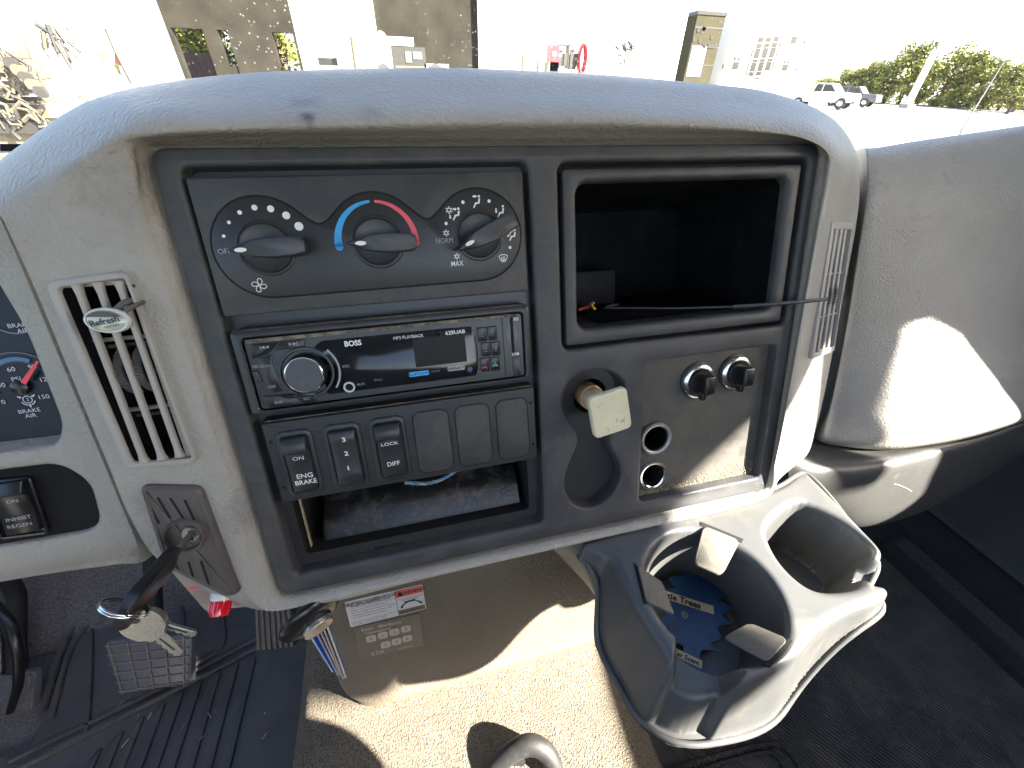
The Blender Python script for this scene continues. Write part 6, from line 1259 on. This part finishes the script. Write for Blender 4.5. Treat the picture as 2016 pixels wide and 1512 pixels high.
# trees
def tree_proto(name, mats, n, seed):
    rnd = random.Random(seed); t = bpy.data.objects.new(name, None); COL.objects.link(t)
    b = MB(ident); b.tube([(0, 0, -.5), (.05, .02, 1.2), (0, .05, 2.6), (.08, 0, 4.4)], [.22, .17, .12, .05], 8)
    for k in range(5):
        a = rnd.uniform(0, 6.28); z = rnd.uniform(1.2, 3.4); b.tube([(0, 0, z), (math.cos(a) * .7, math.sin(a) * .7, z + .7), (math.cos(a) * 1.3, math.sin(a) * 1.3, z + 1.0)], [.08, .05, .02], 5)
    part("trunk", b, m_bark, t, 50)
    cl = [(rnd.gauss(0, 1.0), rnd.gauss(0, 1.0), rnd.uniform(.3, 5.3), rnd.uniform(.55, 1.05)) for _ in range(26)]
    cl = [(x * (1.3 - .16 * z), y * (1.3 - .16 * z), z, r) for x, y, z, r in cl]
    for mi, m in enumerate(mats):
        b = MB(ident)
        for i in range(n):
            x, y, z, r = cl[rnd.randrange(len(cl))]; d = np.array([rnd.gauss(0, 1) for _ in range(3)]); d /= np.linalg.norm(d); p = np.array([x, y, z]) + d * r * rnd.uniform(.55, 1.1)
            u = np.array([rnd.gauss(0, 1) for _ in range(3)]); u /= np.linalg.norm(u); v = np.cross(u, d); v /= np.linalg.norm(v) + 1e-9; s = rnd.uniform(.10, .20)
            b.add([tuple(p + u * s), tuple(p + v * s * .6), tuple(p - u * s), tuple(p - v * s * .6)], [[0, 1, 2, 3]])
        part("crown", b, m, t, 0)
    return t
pro = [tree_proto("bushy_tree", (LEAF[0], LEAF[1]), 1300, 3), tree_proto("bushy_tree", (LEAF[0], LEAF[1]), 1300, 8), tree_proto("bushy_tree", (LEAF[0], LEAF[2]), 1300, 15)]
TR = [(1612, 165, 56, 0), (1640, 152, 55, 1), (1668, 150, 53, 2), (1700, 140, 52, 0), (1735, 128, 50, 1), (1765, 114, 49, 2), (1800, 140, 46, 0), (1840, 120, 46, 1), (1872, 128, 44, 2), (1905, 138, 42, 0), (1935, 150, 40, 1), (1968, 148, 38, 2), (2000, 160, 36, 0), (2040, 165, 34, 1), (1990, 195, 33, 2), (1880, 190, 42, 1), (1925, 200, 39, 0),
      (345, 10, 60, 0), (372, 20, 62, 1), (392, 15, 60, 0), (440, 30, 60, 0), (455, 30, 62, 0), (552, 20, 60, 0), (580, 30, 61, 1), (640, 110, 70, 0)]
TLAB = ["low sunlit tree just right of the white office building", "second low sunlit tree right of the office building", "pale bushy tree above the white pickup's roof", "yellow-green tree above the dark car", "rounded tree between the dark car and the light pole",
        "tallest yellow-green tree, touching the light pole's left side", "dense tree directly behind the light pole", "tall leafy tree just right of the light pole", "broad tree second to the right of the light pole", "sunlit tree midway between light pole and aerial", "lower tree a little left of the aerial",
        "bright tree crossed by the thin aerial", "tree right of the aerial near the picture's edge", "rightmost tree, cut off by the picture's edge", "low bush under the aerial at the right edge", "low bush right of the small white pickup", "low bush between the small white pickup and the aerial",
        "tree filling the left end of the shed's left opening", "tree filling the middle of the shed's left opening", "tree at the right end of the shed's left opening", "front tree in the shed's narrow middle opening", "rear tree in the shed's narrow middle opening", "left tree in the shed's right-hand opening", "right tree in the shed's right-hand opening", "tree behind the white wall right of the shed"]
used = set()
for k, (px, py, Y, ki_) in enumerate(TR):
    base = ay(px, 210, Y); top = ay(px, py, Y)[2]; o = pro[ki_]
    if ki_ in used: o = copy_tree(o)
    used.add(ki_)
    hh = max(2.2, (top - gz(Y)) * 1.4); o.location = (base[0], Y, gz(Y)); s = hh / 5.9; o.scale = (max(.9, s * 1.2),) * 2 + (s,); o.rotation_euler = (0, 0, k * 1.7)
    tag(o, TLAB[k], "tree", "trees behind the parked cars" if px > 1600 else "trees behind the shed")
